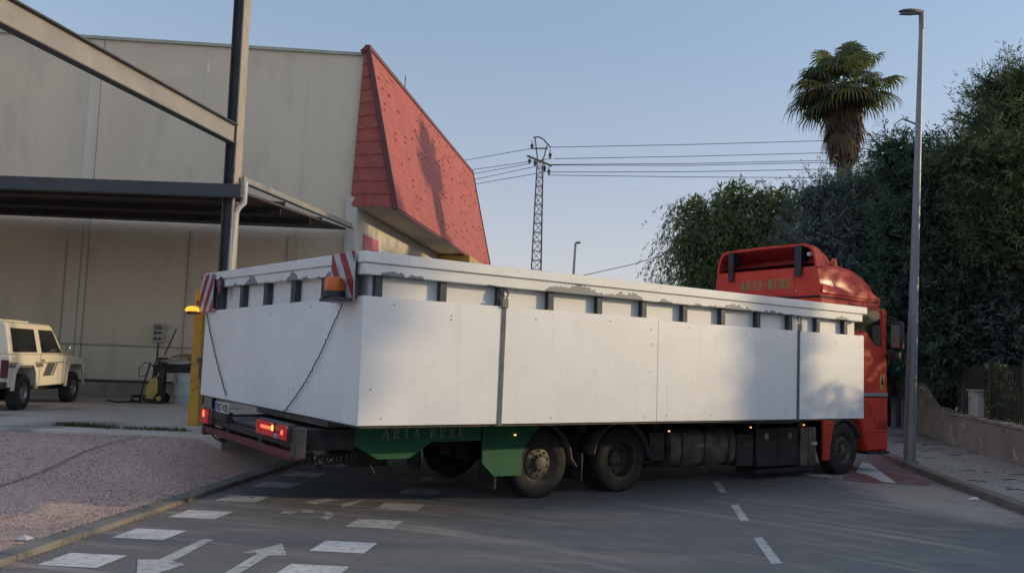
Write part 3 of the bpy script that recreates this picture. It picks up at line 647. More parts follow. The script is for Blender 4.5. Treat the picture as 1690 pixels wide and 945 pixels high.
# local: x forward (0 rear axle), y left, z up; right side at y=-.85
def arch(cx, r_, z0, n=9, flat=True):
    return [(cx+r_*math.cos(a), z0+r_*math.sin(a)*.95) for a in [math.pi*i/n for i in range(n+1)]]
low = [(-.72,.50)] + [(-.50,.50)] + [(-.50,.78),(-.36,.95),(.36,.95),(.50,.78),(.56,.48)] + [(WB_-.60,.48),(WB_-.50,.78),(WB_-.34,.96),(WB_+.34,.96),(WB_+.48,.80),(WB_+.50,.56),(WB_+.60,.56)]
up = [(WB_+.64,.95),(WB_+.60,1.06),(WB_+.3,1.13),(WB_-.55,1.17),(-.74,1.17)]
jb = MB(); pf = low+up
jb.prism([(x, -.85, z) for x, z in pf], (0, 1.70, 0)); jb.build('body', M['cream'], jeep, bev=.035, seg=3)
gh = MB()   # greenhouse
bot = [(-.72,-.83),(WB_-.62,-.83),(WB_-.62,.83),(-.72,.83)]
top = [(-.66,-.70),(WB_-1.16,-.70),(WB_-1.16,.70),(-.66,.70)]
gh.loft([[(x,y,1.172) for x,y in bot], [(x,y,1.78) for x,y in top], [(x*.985,y*.93,1.845) for x,y in top]], smooth=False); gh.build('cabin', M['cream'], jeep, bev=.04, seg=3)
rr_ = MB(); rr_.box(-.62, WB_-2.0, -.52, .52, 1.85, 1.885); rr_.build('roof_rack', M['cream'], jeep, bev=.01)
def glassq(x0b, x1b, x0t, x1t, zb, zt, name='side_window'):
    def yy(z): return -.83+.13*(z-1.172)/.608
    g = MB(); o1, o2 = .006, .016
    ex = .035
    g.prism([(x0b-ex, yy(zb-ex)-o1, zb-ex), (x1b+ex, yy(zb-ex)-o1, zb-ex), (x1t+ex, yy(zt+ex)-o1, zt+ex), (x0t-ex, yy(zt+ex)-o1, zt+ex)], (0,.02,0)); fr = g.build('window_seal', M['black_plastic'], jeep, bev=.02)
    g = MB(); g.prism([(x0b, yy(zb)-o2, zb), (x1b, yy(zb)-o2, zb), (x1t, yy(zt)-o2, zt), (x0t, yy(zt)-o2, zt)], (0,.012,0)); g.build(name, M['glass_dark'], jeep, bev=.012)
glassq(-.52, .62, -.50, .60, 1.25, 1.68); glassq(.92, WB_-.88, .90, WB_-1.22, 1.24, 1.68)
g = MB(); g.add([(WB_-.612,-.74,1.20),(WB_-.612,.74,1.20),(WB_-1.135,.64,1.75),(WB_-1.135,-.64,1.75)], [(0,1,2,3)]); g.build('windscreen', M['glass_dark'], jeep)
g = MB(); g.box(-.748,-.742,-.78,.78,.62,1.1); g.build('tailgate', M['cream'], jeep)
for y0 in (-.84, .70):
    g = MB(); g.box(-.775,-.741, y0, y0+.14, .70, 1.06); g.build('rear_lamp', M['bumper_red'], jeep, bev=.01)
g = MB(); g.box(-.86,-.75,-.84,.84,.48,.62); g.build('rear_bumper', M['black_plastic'], jeep, bev=.02)
g = MB(); g.box(WB_+.61,WB_+.78,-.86,.86,.52,.70); g.build('front_bumper', M['black_plastic'], jeep, bev=.02)
for y0 in (-.8,.55):
    g = MB(); g.box(WB_+.641,WB_+.66,y0,y0+.25,.76,.93); g.build('headlight', M['lamp_clear'], jeep)
g = MB(); g.box(WB_+.641,WB_+.65,-.5,.5,.75,.93); g.build('grille', M['black_plastic'], jeep)
for x in (.78, WB_-.72):
    g = MB(); g.box(x-.004, x+.004, -.8545, -.8505, .52, 1.165); g.build('door_gap', M['ink'], jeep)
g = MB(); g.box(.84,.96,-.875,-.852,1.03,1.06); g.build('door_handle', M['black_plastic'], jeep)
g = MB(); g.box(WB_-.58,WB_-.52,-.868,-.852,.98,1.01); g.build('side_repeater', M['amber'], jeep)
for z0, z1, m in ((.985,1.005,'decal'),(.90,.975,'decal_light')):
    g = MB(); g.box(-.73, .95 if z0 < .98 else WB_-.75, -.8535, -.8505, z0, z1); g.build('side_stripe', M[m], jeep)
g = MB(); g.prism([(.98,-.8545,.70),(1.42,-.8545,.70),(1.66,-.8545,.98),(1.20,-.8545,.98)], (0,.003,0)); g.build('side_decal', M['decal'], jeep)
g = MB(); g.prism([(1.47,-.8545,.70),(1.56,-.8545,.70),(1.80,-.8545,.98),(1.71,-.8545,.98)], (0,.003,0)); g.build('side_decal', M['decal_light'], jeep)
for cx in (0, WB_):   # flared arches and dark wells
    for s_ in (-1, 1):
        g = MB(); pts = [(-.62,.44),(-.56,.78),(-.38,1.01),(.38,1.01),(.56,.82),(.64,.44)]; inn = [(-.53,.44),(-.49,.77),(-.35,.945),(.35,.945),(.49,.78),(.55,.44)]
        n_ = len(pts); ya = s_*.90; yb_ = s_*.845
        g.add([(cx+x, ya, z) for x, z in inn]+[(cx+x, ya, z) for x, z in pts]+[(cx+x, yb_, z) for x, z in inn]+[(cx+x, yb_, z) for x, z in pts],
              [(i, i+1, n_+i+1, n_+i) for i in range(n_-1)]+[(2*n_+i, 3*n_+i, 3*n_+i+1, 2*n_+i+1) for i in range(n_-1)]+[(n_+i, n_+i+1, 3*n_+i+1, 3*n_+i) for i in range(n_-1)]+[(i, 2*n_+i, 2*n_+i+1, i+1) for i in range(n_-1)])
        g.build('wheel_arch', M['cream'], jeep, bev=.008)
g = MB(); g.box(-.7, WB_+.4, -.5, .5, .35, .6); g.build('underbody', M['chassis'], jeep)
def small_wheel(c, s_):
    t = link('wheel', None, jeep, c)
    g = MB(); g.lathe([(.20,-.11),(.33,-.115),(.375,-.10),(.385,-.06),(.385,.06),(.375,.10),(.33,.115),(.20,.11)], (0,0,0), 'y', 36); g.build('tyre', M['tyre'], t)
    g = MB(); g.lathe([(.205,-.11*1),(.21,-.09),(.19,-.05),(.16,-.045),(.09,-.06),(.08,-.10),(0,-.10)] if s_ < 0 else [(.205,.11),(.21,.09),(.19,.05),(.16,.045),(.09,.06),(.08,.10),(0,.10)], (0,0,0), 'y', 30); g.cur = 1
    for k_ in range(8):
        a = 2*math.pi*k_/8; g.lathe([(.026, s_*.068),(0, s_*.070)], (.145*math.cos(a), 0, .145*math.sin(a)), 'y', 8)
    g.build('rim', [M['steel_bright'], M['ink']], t)
    t.empty_display_size = .1 if t.type == 'EMPTY' else 1
    return t
for cx in (0, WB_):
    for s_ in (-1, 1): small_wheel((cx, s_*.76, .385), s_)
g = MB(); g.box(WB_-.86,WB_-.80,-1.02,-.90,1.20,1.38); g.bar((WB_-.84,-.80,1.22),(WB_-.83,-.96,1.24),.03,.03); g.build('mirror', M['chrome'], jeep, bev=.015)

# ================================================================= TRUCK
TA = G(890, 822); TB = G(1393, 783); TH = math.atan2(TB.y-TA.y, TB.x-TA.x)
truck = empty('truck', (TA.x, TA.y, 0), TH); tag(truck, 'red cab flatbed truck with green side skirts carrying a huge white box across the road', 'truck')
def Tl(p):   # world -> truck local (u forward, v left, z)
    q = Vector(p)-Vector((TA.x, TA.y, 0)); c, s = math.cos(TH), math.sin(TH); return Vector((q.x*c+q.y*s, -q.x*s+q.y*c, q.z))
TW = 2.72
def tb_(name, m, *boxes, bev=0, parent=None):
    g = MB()
    for b in boxes: g.box(*b)
    return g.build(name, M[m], parent or truck, bev=bev)
tb_('chassis_rail', 'chassis', (-3.9, 8.0, .85, .95, .70, 1.03), bev=.01)
tb_('chassis_rail', 'chassis', (-3.9, 8.0, 1.78, 1.88, .70, 1.03), bev=.01)
tb_('deck', 'rail_steel', (-3.35, 6.35, -.02, TW+.02, 1.075, 1.16), bev=.01)
tb_('cross_member', 'chassis', *[(x, x+.12, .02, TW-.02, .93, 1.07) for x in (-3.1,-2.2,-1.3,.75,2.3,3.6,4.8,6.0)])
tb_('axle_housing', 'chassis', (-.12,.12,.4,TW-.4,.38,.62), (1.48,1.72,.4,TW-.4,.38,.62), (7.3,7.5,.4,TW-.4,.38,.6), bev=.03)
tb_('suspension', 'chassis', (-.7,2.3,.96,1.3,.45,.7), (-.7,2.3,1.45,1.77,.45,.7), (.4,1.2,.4,.8,.5,.9), (.4,1.2,1.9,2.3,.5,.9), bev=.04)
tb_('coupling', 'chassis', (-2.5,-1.95,1.05,1.65,.42,.9), (-2.75,-2.5,1.2,1.5,.5,.62), (-2.0,-1.7,1.2,1.5,.55,.95), bev=.03)
tb_('engine_block', 'chassis', (5.0,8.3,.95,1.78,.5,1.05), (2.4,4.9,1.96,2.6,.35,.95))
# green skirts
def skirt(name, pts, m, v=0.0, th=.03, bev=.004):
    g = MB(); g.prism([(u, v, z) for u, z in pts], (0, th, 0)); return g.build(name, M[m], truck, bev=bev)
sk1 = skirt('side_skirt', [(-2.99,1.07),(-2.99,.85),(-2.62,.655),(-2.17,.655),(-1.84,.86),(-1.05,.86),(-1.05,1.07)], 'green_paint')
skirt('side_skirt', [(-1.02,1.07),(-1.02,.545),(-.81,.355),(-.33,.345),(-.33,.66),(-.17,.92),(.02,1.07)], 'green_paint')
sk2 = skirt('side_skirt', [(-2.99,1.07),(-2.99,.85),(-2.62,.655),(-2.17,.655),(-1.84,.86),(.0,.86),(.0,1.07)], 'green_paint', v=TW-.03)
GL = {
 'A': [[(.03,.06),(.12,.06),(.40,.92),(.33,1)],[(.38,1),(.56,1),(.84,.06),(.61,.06),(.37,.85)],[(.22,.28),(.5,.28),(.46,.38),(.25,.38)],[(-.06,0),(.24,0),(.24,.06),(-.06,.06)],[(.52,0),(.95,0),(.95,.06),(.52,.06)]],
 'R': [[(.10,.06),(.34,.06),(.34,.94),(.10,.94)],[(.0,0),(.42,0),(.42,.06),(.0,.06)],[(0,.94),(.34,.94),(.34,1),(0,1)],[(.39,1),(.62,1),(.82,.88),(.82,.62),(.64,.5),(.39,.5),(.39,.57),(.52,.57),(.6,.65),(.6,.85),(.52,.93),(.39,.93)],[(.46,.47),(.64,.47),(.98,0),(.70,0)]],
 'T': [[(.33,.06),(.60,.06),(.60,.92),(.33,.92)],[(.2,0),(.73,0),(.73,.06),(.2,.06)],[(0,.75),(.05,.75),(.12,.93),(.29,.93),(.29,1),(0,1)],[(.64,.93),(.82,.93),(.89,.75),(.94,.75),(.94,1),(.64,1)]],
 'B': [[(.10,.06),(.34,.06),(.34,.94),(.10,.94)],[(.0,0),(.34,0),(.34,.06),(0,.06)],[(0,.94),(.34,.94),(.34,1),(0,1)],[(.39,1),(.60,1),(.77,.88),(.77,.65),(.62,.53),(.39,.53),(.39,.6),(.48,.6),(.55,.67),(.55,.86),(.48,.93),(.39,.93)],[(.39,.48),(.64,.48),(.84,.36),(.84,.14),(.64,0),(.39,0),(.39,.07),(.52,.07),(.6,.15),(.6,.34),(.52,.41),(.39,.41)]],
 'U': [[(.08,.94),(.08,.22),(.25,.0),(.48,0),(.48,.07),(.4,.07),(.32,.2),(.32,.94)],[(-.02,.94),(.42,.94),(.42,1),(-.02,1)],[(.53,.0),(.70,.04),(.84,.2),(.84,.94),(.76,.94),(.76,.22),(.66,.09),(.53,.07)],[(.66,.94),(.95,.94),(.95,1),(.66,1)]],
 '-': [[(.1,.42),(.55,.42),(.55,.55),(.1,.55)]]}
def lettering(word, o, xd, yd, nd, h, adv, m, parent, wsc=1.0, gap=.55):
    g = MB(); x = 0; o, xd, yd, nd = map(Vector, (o, xd, yd, nd)); k_ = 0
    for ch in word:
        if ch == ' ': x += gap*h; continue
        for pl in GL[ch]:
            k_ += 1; q = nd*(.003+.0004*(k_ % 4))
            g.poly([o + xd*(x+px*h*.78*wsc) + yd*(py*h) + q for px, py in pl])
        x += adv*(.62 if ch == '-' else 1)
    return g.build('lettering', M[m], parent, fix=False), x
lettering('ARTA BURU', (-2.57,0,.915), (1,0,0), (0,0,1), (0,-1,0), .135, .150, 'letter_white', sk1, .95, .75)
# wheels ---------------------------------------------------------------
def truck_wheel(kind, c, s_, dual=False, rz=0):
    t = link('wheel', None, truck, c); t.rotation_euler.z = rz
    r_ = .505; w_ = .15
    # tyre ring(s); s_=-1 is the visible right side
    def ring(y0):
        g = MB(); pr = [(.29,-w_+.02),(.33,-w_),(.43,-w_-.005),(.475,-w_+.012),(.50,-w_+.035),(r_,-w_+.06),(r_,-.05),(r_-.012,-.045),(r_-.012,-.035),(r_,-.03),(r_,.03),(r_-.012,.035),(r_-.012,.045),(r_,.05),(r_,w_-.06),(.50,w_-.035),(.475,w_-.012),(.43,w_+.005),(.33,w_),(.29,w_-.02)]
        g.lathe([(a, b+y0) for a, b in pr], (0,0,0), 'y', 48)
        for k_ in range(60):
            a = 2*math.pi*k_/60; ca, sa = math.cos(a), math.sin(a)
            g.bar(((r_+.003)*ca, y0-w_+.06, (r_+.003)*sa), ((r_+.003)*math.cos(a+.06), y0+w_-.06, (r_+.003)*math.sin(a+.06)), .012, .012)
        g.build('tyre', M['tyre'], t)
    ring(0)
    if dual: ring(-s_*.33)
    S = s_
    if kind == 'tag':       # flat steel dish with hand holes and studs
        pr = [(.30,S*.13),(.305,S*.14),(.285,S*.12),(.26,S*.07),(.235,S*.05),(.215,S*.09),(.14,S*.105),(.10,S*.10),(.10,S*.16),(.07,S*.175),(0,S*.175)]; rm = 'rim_steel'
    elif kind == 'dual':    # deep dish
        pr = [(.30,S*.14),(.305,S*.15),(.28,S*.13),(.265,S*.02),(.255,-S*.03),(.20,-S*.055),(.12,-S*.05),(.115,S*.0),(.09,S*.02),(0,S*.02)]; rm = 'rim_dark'
    else:
        pr = [(.30,S*.12),(.305,S*.13),(.28,S*.10),(.262,S*.06),(.24,S*.06),(.225,S*.10),(.15,S*.115),(.12,S*.08),(.10,S*.08),(.095,S*.13),(.06,S*.14),(0,S*.14)]; rm = 'rim_steel'
    g = MB(); g.lathe(pr, (0,0,0), 'y', 40)
    nh = 10; rh = .178 if kind != 'dual' else .205; hy = {'tag': .101, 'dual': -.049, 'front': .112}[kind]
    g.cur = 1
    for k_ in range(nh if kind != 'dual' else 6):
        a = 2*math.pi*(k_+.5)/(nh if kind != 'dual' else 6); rr0 = .022 if kind != 'dual' else .034
        g.lathe([(rr0, S*(hy+.006)),(0, S*(hy+.007))], (rh*math.cos(a), 0, rh*math.sin(a)), 'y', 10)
    g.cur = 2
    for k_ in range(10):
        a = 2*math.pi*k_/10; ry = {'tag': .105, 'dual': -.05, 'front': .118}[kind]; rq = .118 if kind != 'front' else .128
        g.lathe([(.015, S*ry),(.015, S*(ry+.035)),(0, S*(ry+.035))], (rq*math.cos(a), 0, rq*math.sin(a)), 'y', 6)
    g.build('rim', [M[rm], M['ink'], M['hub']], t)
    return t
truck_wheel('tag', (0,.155,.505), -1); truck_wheel('dual', (1.60,.155,.505), -1, True); truck_wheel('front', (7.42,.17,.505), -1, rz=R(2))
truck_wheel('tag', (0,TW-.155,.505), 1); truck_wheel('dual', (1.60,TW-.155,.505), 1, True); truck_wheel('front', (7.42,TW-.17,.505), 1, rz=R(2))
# mudguards as curved strips
def guard(cu, a0, a1, r_=.60, wv=.40, v0=0., m='mudguard', flare=.0, tail=None):
    g = MB(); n_ = 14; sec = []
    for i in range(n_+1):
        a = R(a0)+(R(a1)-R(a0))*i/n_; sec.append((cu+r_*math.cos(a), .505+r_*math.sin(a)))
    if tail: sec.append(tail)
    vs = []
    for (u, z) in sec: vs += [(u, v0, z), (u, v0+wv, z)]
    g.add(vs, [(2*i, 2*i+2, 2*i+3, 2*i+1) for i in range(len(sec)-1)], True)
    o = g.build('mudguard', M[m], truck); s = o.modifiers.new('solid', 'SOLIDIFY'); s.thickness = .035; return o
for v0 in (0., TW-.42):
    guard(0, 75, 5, v0=v0, wv=.42, tail=(.70,.44)); guard(1.6, 172, 95, v0=v0, wv=.42); guard(1.6, 75, 12, v0=v0, wv=.42, tail=(2.30,.50)); guard(7.42, 170, 20, v0=v0, wv=.42, r_=.58, m='black_plastic')
tb_('mudflap', 'rubber', (-.78,-.75,.03,.45,.17,.60)); tb_('mudflap', 'rubber', (.80,.83,.03,.45,.20,.62)); tb_('mudflap', 'rubber', (-.78,-.75,TW-.45,TW-.03,.17,.60))
# tanks, boxes, battery, muffler
g = MB(); prt = [(.33-.29*abs(math.cos(a))**.6*(1 if math.cos(a) > 0 else -1), .64-.335*abs(math.sin(a))**.6*(1 if math.sin(a) > 0 else -1)) for a in [2*math.pi*i/28 for i in range(28)]]
g.loft([[(u, v, z) for v, z in prt] for u in (2.72, 4.30)]); g.build('fuel_tank', M['tank'], truck, bev=.01, sharp=30)
for u in (2.95, 3.5, 4.1):
    g = MB(); g.loft([[(q, v*1.0+(.33-v)*-.04, .64+(z-.64)*1.04) for v, z in prt] for q in (u, u+.05)]); g.build('tank_strap', M['box_dark'], truck, sharp=30)
tb_('air_tank', 'box_dark', (2.28,2.62,.08,.5,.42,.92), bev=.04)
tb_('battery_box', 'box_dark', (4.36,4.80,.06,.6,.27,.85), bev=.02)
bb = tb_('tool_box', 'box_dark', (4.85,6.02,.03,.62,.24,.95), bev=.025)
for u in (5.05,5.72):
    tb_('latch', 'steel_bright', (u,u+.10,.012,.028,.74,.85), parent=bb, bev=.005)
tb_('tool_box_gap', 'ink', (5.425,5.435,.024,.029,.27,.92), parent=bb)
g = MB()
for i in range(4): g.box(6.10+.125*i, 6.21+.125*i, .03+.01*(i % 2), .6, .21, .93)
g.build('exhaust_shield', M['tank'], truck, bev=.02)
tb_('exhaust_plate', 'plate_white', (6.42,6.58,.020,.0275,.60,.66))
tb_('side_step', 'black_plastic', (4.85,6.55,.05,.5,.12,.20), bev=.01)
tb_('frame_underrun', 'chassis', (2.4,6.6,.3,.36,.30,.38), bev=.005)
g = MB(); g.prism([(6.72,-.01,1.08),(7.10,-.01,1.08),(6.97,-.01,.62),(6.93,-.01,.30),(6.72,-.01,.30)], (0,.05,0)); g.build('cab_side_guard', M['red_paint'], truck, bev=.012)
# marker lamps
for u, z in ((-.48,.93),(2.60,.93),(4.62,.96),(6.12,.985)):
    g = MB(); g.box(u-.014,u+.014,-.03,-.005,z-.010,z+.010); g.build('side_marker', M['lamp_orange_lit'], truck, bev=.006)
# rear end ----------------------------------------------------------------
UR = -4.0
tb_('tail_deck', 'deck', (UR+.06,-3.0,.10,2.6,.99,1.03), bev=.01)
tb_('tail_frame', 'chassis', (UR,UR+.12,-.55,3.0,.90,.985), bev=.01)
tb_('tail_side_frame', 'black_plastic', (UR+.1,-2.99,-.05,.1,.80,1.06), bev=.01); tb_('tail_side_frame', 'black_plastic', (UR+.1,-2.99,2.5,2.6,.80,1.06), bev=.01)
tb_('underrun_bar', 'bumper_red', (UR-.02,UR+.10,-.60,3.05,.76,.86), bev=.015)
tb_('bumper_post', 'box_dark', (UR-.03,UR+.10,-.76,-.61,.80,1.14), bev=.01)
tb_('bumper_post', 'box_dark', (UR-.03,UR+.14,3.06,3.16,.72,1.05), bev=.01)
tb_('bumper_bracket', 'chassis', (UR,UR+.08,.5,.62,.86,.90), (UR,UR+.08,1.9,2.02,.86,.90))
def tail_lamp(v0, v1, z0, z1):
    h = tb_('tail_lamp', 'box_dark', (UR-.06,UR+.02,v0,v1,z0,z1), bev=.015)
    wv = v1-v0
    tb_('lamp_lens', 'lamp_red', (UR-.085,UR-.062,v0+wv*.42,v1-.01,z0+.015,z1-.015), parent=h, bev=.012)
    tb_('lamp_lens', 'lamp_red', (UR-.085,UR-.062,v0+.01,v0+wv*.26,z0+.015,z1-.015), parent=h, bev=.012)
    tb_('lamp_lens', 'lamp_clear', (UR-.085,UR-.062,v0+wv*.28,v0+wv*.40,z0+.015,z0+.07), parent=h, bev=.008)
    tb_('lit_bulb', 'lamp_red_lit', (UR-.092,UR-.086,v0+wv*.46,v0+wv*.80,z0+.10,z0+.135), parent=h, bev=.004)
    g = MB(); g.lathe([(0,-.008),(.034,-.006),(.038,.0)], (UR-.086, v0+wv*.43, z0+.125), 'x', 12); g.build('lit_bulb', M['lamp_orange_lit'], h)
    g = MB(); g.lathe([(0,-.008),(.024,-.006),(.03,.0)], (UR-.086, v0+wv*.13, z0+.10), 'x', 12); g.build('lit_bulb', M['lamp_red_lit'], h)
tail_lamp(-.60,.50,.97,1.17)
h = tb_('tail_lamp', 'box_dark', (UR-.06,UR+.02,2.60,3.10,.90,1.13), bev=.015)
tb_('lamp_lens', 'lamp_red', (UR-.085,UR-.062,2.68,3.09,.91,1.12), parent=h, bev=.012)
g = MB(); g.lathe([(0,-.008),(.05,-.006),(.055,.0)], (UR-.086, 2.9, 1.05), 'x', 14); g.build('lit_bulb', M['lamp_red_lit'], h)
# number plate standing on the left lamp bracket
pl = tb_('number_plate', 'plate_white', (UR-.065,UR-.05,1.75,2.42,1.12,1.26), bev=.004)
for v in list(pl.data.vertices): pass
tb_('plate_band', 'plate_blue', (UR-.069,UR-.0655,2.35,2.415,1.125,1.255), parent=pl)
put_text('7857 KRS', .15, 'plate_number', M['ink'], pl, (UR-.067, 2.05, 1.185), (0,-1,0), (0,0,1), .98)
tb_('plate_bracket', 'chassis', (UR-.045,UR+.05,1.9,2.4,.99,1.13), (UR-.03,UR+.03,2.2,2.6,1.0,1.08), bev=.01)
# coiled cables
def coil(a, b, sag, r_, turns, rad, name='coiled_cable', n_=None):
    a, b = Vector(a), Vector(b); g = MB(); n_ = n_ or int(turns*12); pts = []
    d = (b-a).normalized(); x = d.cross(Vector((0,0,1))).normalized(); y = Vector((0,0,1))
    for i in range(n_+1):
        t = i/n_; c = a.lerp(b, t) - Vector((0,0,1))*sag*4*t*(1-t); an = 2*math.pi*turns*t
        k_ = min(1, t*8, (1-t)*8); pts.append(c + (x*math.cos(an)+y*math.sin(an))*r_*k_ + d*.01*math.sin(an*.37))
    g.tube(pts, rad, 5); return g.build(name, M['cable'], truck)
def tv(px, py, v): # truck-local point on a plane of constant v
    r_ = ray(px, py); nn = Vector((math.sin(TH), -math.cos(TH), 0)); p0 = Vector((TA.x, TA.y, 0)) - nn*v
    return Tl(CAM + r_*((p0-CAM).dot(nn)/r_.dot(nn)))
coil(tv(496,734,-.1), tv(522,760,0), .0, .05, 6, .012); coil(tv(520,758,.0), tv(598,742,.1), .05, .06, 10, .012); coil(tv(512,750,.0), tv(532,766,.0), .03, .07, 7, .011)
coil(tv(598,742,.5), tv(606,728,.5), 0, .02, 2, .010)
g = MB(); g.tube([tv(588,728,.3),tv(600,740,.3),tv(612,748,.3),tv(608,760,.3),tv(612,770,.3),tv(618,781,.3)], .011, 6); g.build('hanging_cable', M['cable'], truck)
coil((UR+.03,2.85,.80), (UR+.03,2.0,.76), .05, .035, 7, .010); coil((UR+.04,1.7,.90),(UR+.04,.55,.88), .10, .03, 5, .008)
g = MB(); g.tube([(UR+.04,.62,.90),(UR+.04,.50,.80)], .04, 10); g.build('cable_plug', M['black_plastic'], truck)

# cab --------------------------------------------------------------------
CBK = 6.66
cab = MB()
side_prof = [(CBK,1.05),(CBK,3.44),(8.60,3.44),(8.72,3.30),(8.80,2.55),(8.92,2.25),(8.95,1.60),(8.95,.42),(8.22,.42),(8.12,.72),(8.02,1.02),(7.75,1.20),(7.1,1.20),(6.9,1.05)]
cab.prism([(u, .02, z) for u, z in side_prof], (0, TW-.04, 0)); cabo = cab.build('cab_body', M['red_paint'], truck, bev=.05, seg=3)
# roof fairing: loft of sections along u
def sec(u, zb, zt, hw_b, hw_t, rad):
    c = TW/2; pts = [(c-hw_b, zb), (c-hw_b, zb+.18), (c-hw_b+.05, zb+.24)]
    pts = [(c-hw_b, zb)]
    zc = zb+.16; pts.append((c-hw_b-.005, zc))
    n_ = 6
    for i in range(n_+1):
        a = math.pi - (math.pi/2)*i/n_
        pts.append((c-hw_t+rad+rad*math.cos(a)*1.0, zt-rad+rad*math.sin(a)))
    full = pts + [(2*c-v, z) for v, z in reversed(pts)]
    return [(u, v, z) for v, z in full]
fr = MB()
S_ = [(CBK,3.47,4.04,1.345,1.28,.10),(7.0,3.46,4.11,1.345,1.27,.12),(7.5,3.45,4.13,1.34,1.25,.15),(7.95,3.44,4.09,1.335,1.24,.18),(8.30,3.43,4.00,1.325,1.22,.20),(8.55,3.42,3.87,1.31,1.20,.19),(8.70,3.41,3.72,1.29,1.18,.15),(8.79,3.40,3.56,1.26,1.17,.08),(8.83,3.395,3.44,1.23,1.15,.02)]
fr.loft([sec(*q) for q in S_]); fairing = fr.build('roof_fairing', M['red_paint'], truck, sharp=28)
tb_('fairing_gap', 'ink', (CBK+.02,8.6,.035,TW-.035,3.438,3.475))
tb_('gutter_line', 'ink', (8.05,8.065,.012,.021,3.2,3.42), (7.6,7.61,.012,.021,3.30,3.43))
# highlight crease along fairing side is real: small raised band
g = MB(); g.loft([[(CBK+.02,.005,3.50),(CBK+.02,-.018,3.52),(CBK+.02,-.014,3.64),(CBK+.02,.02,3.70)],[(8.35,.045,3.49),(8.35,.02,3.50),(8.35,.03,3.56),(8.35,.06,3.60)]]); g.build('fairing_band', M['red_paint'], truck, bev=.006)
# spoiler shell, open at the back
sp = MB(); c = TW/2
def arch_sec(u, hw, zt, zb, k=1.0, inset=0.0):
    hw -= inset; zt -= inset
    base = [(-1.0,0.0),(-.985,.35),(-.94,.72),(-.88,.90),(-.78,.98),(-.5,1.0),(0,1.015),(.5,1.0),(.78,.98),(.88,.90),(.94,.72),(.985,.35),(1.0,0.0)]
    return [Vector((u, c+a*hw, zb+(zt-zb)*b)) for a, b in base]
secs_o = [arch_sec(CBK-.02,1.27,4.52,4.03), arch_sec(6.9,1.25,4.48,4.06), arch_sec(7.2,1.18,4.34,4.08), arch_sec(7.55,1.05,4.12,4.08)]
secs_i = [arch_sec(CBK-.02,1.27,4.52,4.03,inset=.05), arch_sec(6.9,1.25,4.48,4.06,inset=.06), arch_sec(7.15,1.18,4.34,4.08,inset=.07)]
def open_loft(m, secs, cap=False):
    n_ = len(secs[0]); vs = [p for s in secs for p in s]
    fs = [(i*n_+k_, i*n_+k_+1, (i+1)*n_+k_+1, (i+1)*n_+k_) for i in range(len(secs)-1) for k_ in range(n_-1)]
    m.add(vs, fs, True)
open_loft(sp, secs_o); n_ = len(secs_o[0])
sp.add(list(secs_o[0])+list(secs_i[0]), [(k_, k_+1, n_+k_+1, n_+k_) for k_ in range(n_-1)])
spo = sp.build('roof_spoiler', M['red_paint'], truck, sharp=30)
g = MB(); open_loft(g, secs_i); g.poly(list(secs_i[-1])); g.build('spoiler_inside', M['red_matte'], truck)
tb_('spoiler_floor', 'red_matte', (CBK+.01,7.3,.16,TW-.16,4.128,4.135))
tb_('spoiler_bracket', 'black_plastic', (CBK-.07,CBK-.03,2.14,2.28,3.84,4.47), (CBK-.03,6.9,2.16,2.26,4.15,4.44), bev=.01)
tb_('spoiler_bracket', 'black_plastic', (CBK-.07,CBK-.03,.42,.58,3.86,4.47), (CBK-.03,6.9,.45,.55,4.15,4.44), bev=.01)
tb_('work_lamp', 'marker_white', (CBK+.02,CBK+.1,.26,.36,4.26,4.34), bev=.02)
g = MB(); g.lathe([(.07,0),(.07,.03),(.06,.06),(.06,.13),(.04,.17),(0,.18)], (7.55,.34,4.12), 'z', 16); g.build('beacon', M['amber'], truck)
# back wall panels and lettering
tb_('back_panel', 'red_paint', (CBK-.016,CBK-.002,.62,2.12,3.50,4.02), bev=.008)
lettering('ARTA-BURU', (CBK-.016,1.98,3.64), (0,-1,0), (0,0,1), (-1,0,0), .185, .155, 'letter_green', cabo, .95)
tb_('back_seam', 'ink', (CBK-.008,CBK+.002,.07,TW-.07,3.445,3.47))
for u0, vv in ((CBK-.03, .5),):
    tb_('back_lamp', 'plate_white', (CBK-.03,CBK-.006,.56,.585,3.56,3.585))
# doors
def cabside(name, m, pts, pr=.0, th=.012, bev=.004, v=.02):
    g = MB(); g.prism([(u, v-pr-th, z) for u, z in pts], (0, th, 0)); return g.build(name, M[m], cabo, bev=bev)
cabside('side_window', 'glass_dark', [(7.62,3.28),(8.60,3.28),(8.66,3.05),(8.70,2.56),(8.50,2.56),(8.34,2.68),(8.18,2.84),(7.62,2.84)])
cabside('door_line', 'ink', [(7.55,1.5),(7.56,1.5),(7.56,3.35),(7.55,3.35)], th=.003)
cabside('door_line', 'ink', [(7.56,3.35),(8.66,3.35),(8.66,3.34),(7.56,3.34)], th=.003)
cabside('door_line', 'ink', [(7.56,2.32),(8.50,2.32),(8.50,2.31),(7.56,2.31)], th=.003)
cabside('door_stripe', 'grey_stripe', [(7.7,1.53),(8.93,1.53),(8.93,1.60),(7.7,1.60)], th=.006)
cabside('door_line', 'ink', [(7.7,1.505),(8.93,1.505),(8.93,1.525),(7.7,1.525)], th=.004)
cabside('lower_cab_line', 'ink', [(8.14,1.42),(8.28,1.30),(8.42,1.10),(8.50,.86),(8.51,.86),(8.43,1.10),(8.29,1.31),(8.14,1.44)], th=.003)
cabside('lower_cab_line', 'ink', [(8.10,.79),(8.93,.79),(8.93,.80),(8.10,.80)], th=.003)
cabside('cab_step', 'red_matte', [(8.55,.86),(8.90,.86),(8.90,1.03),(8.62,1.03)], th=.004)
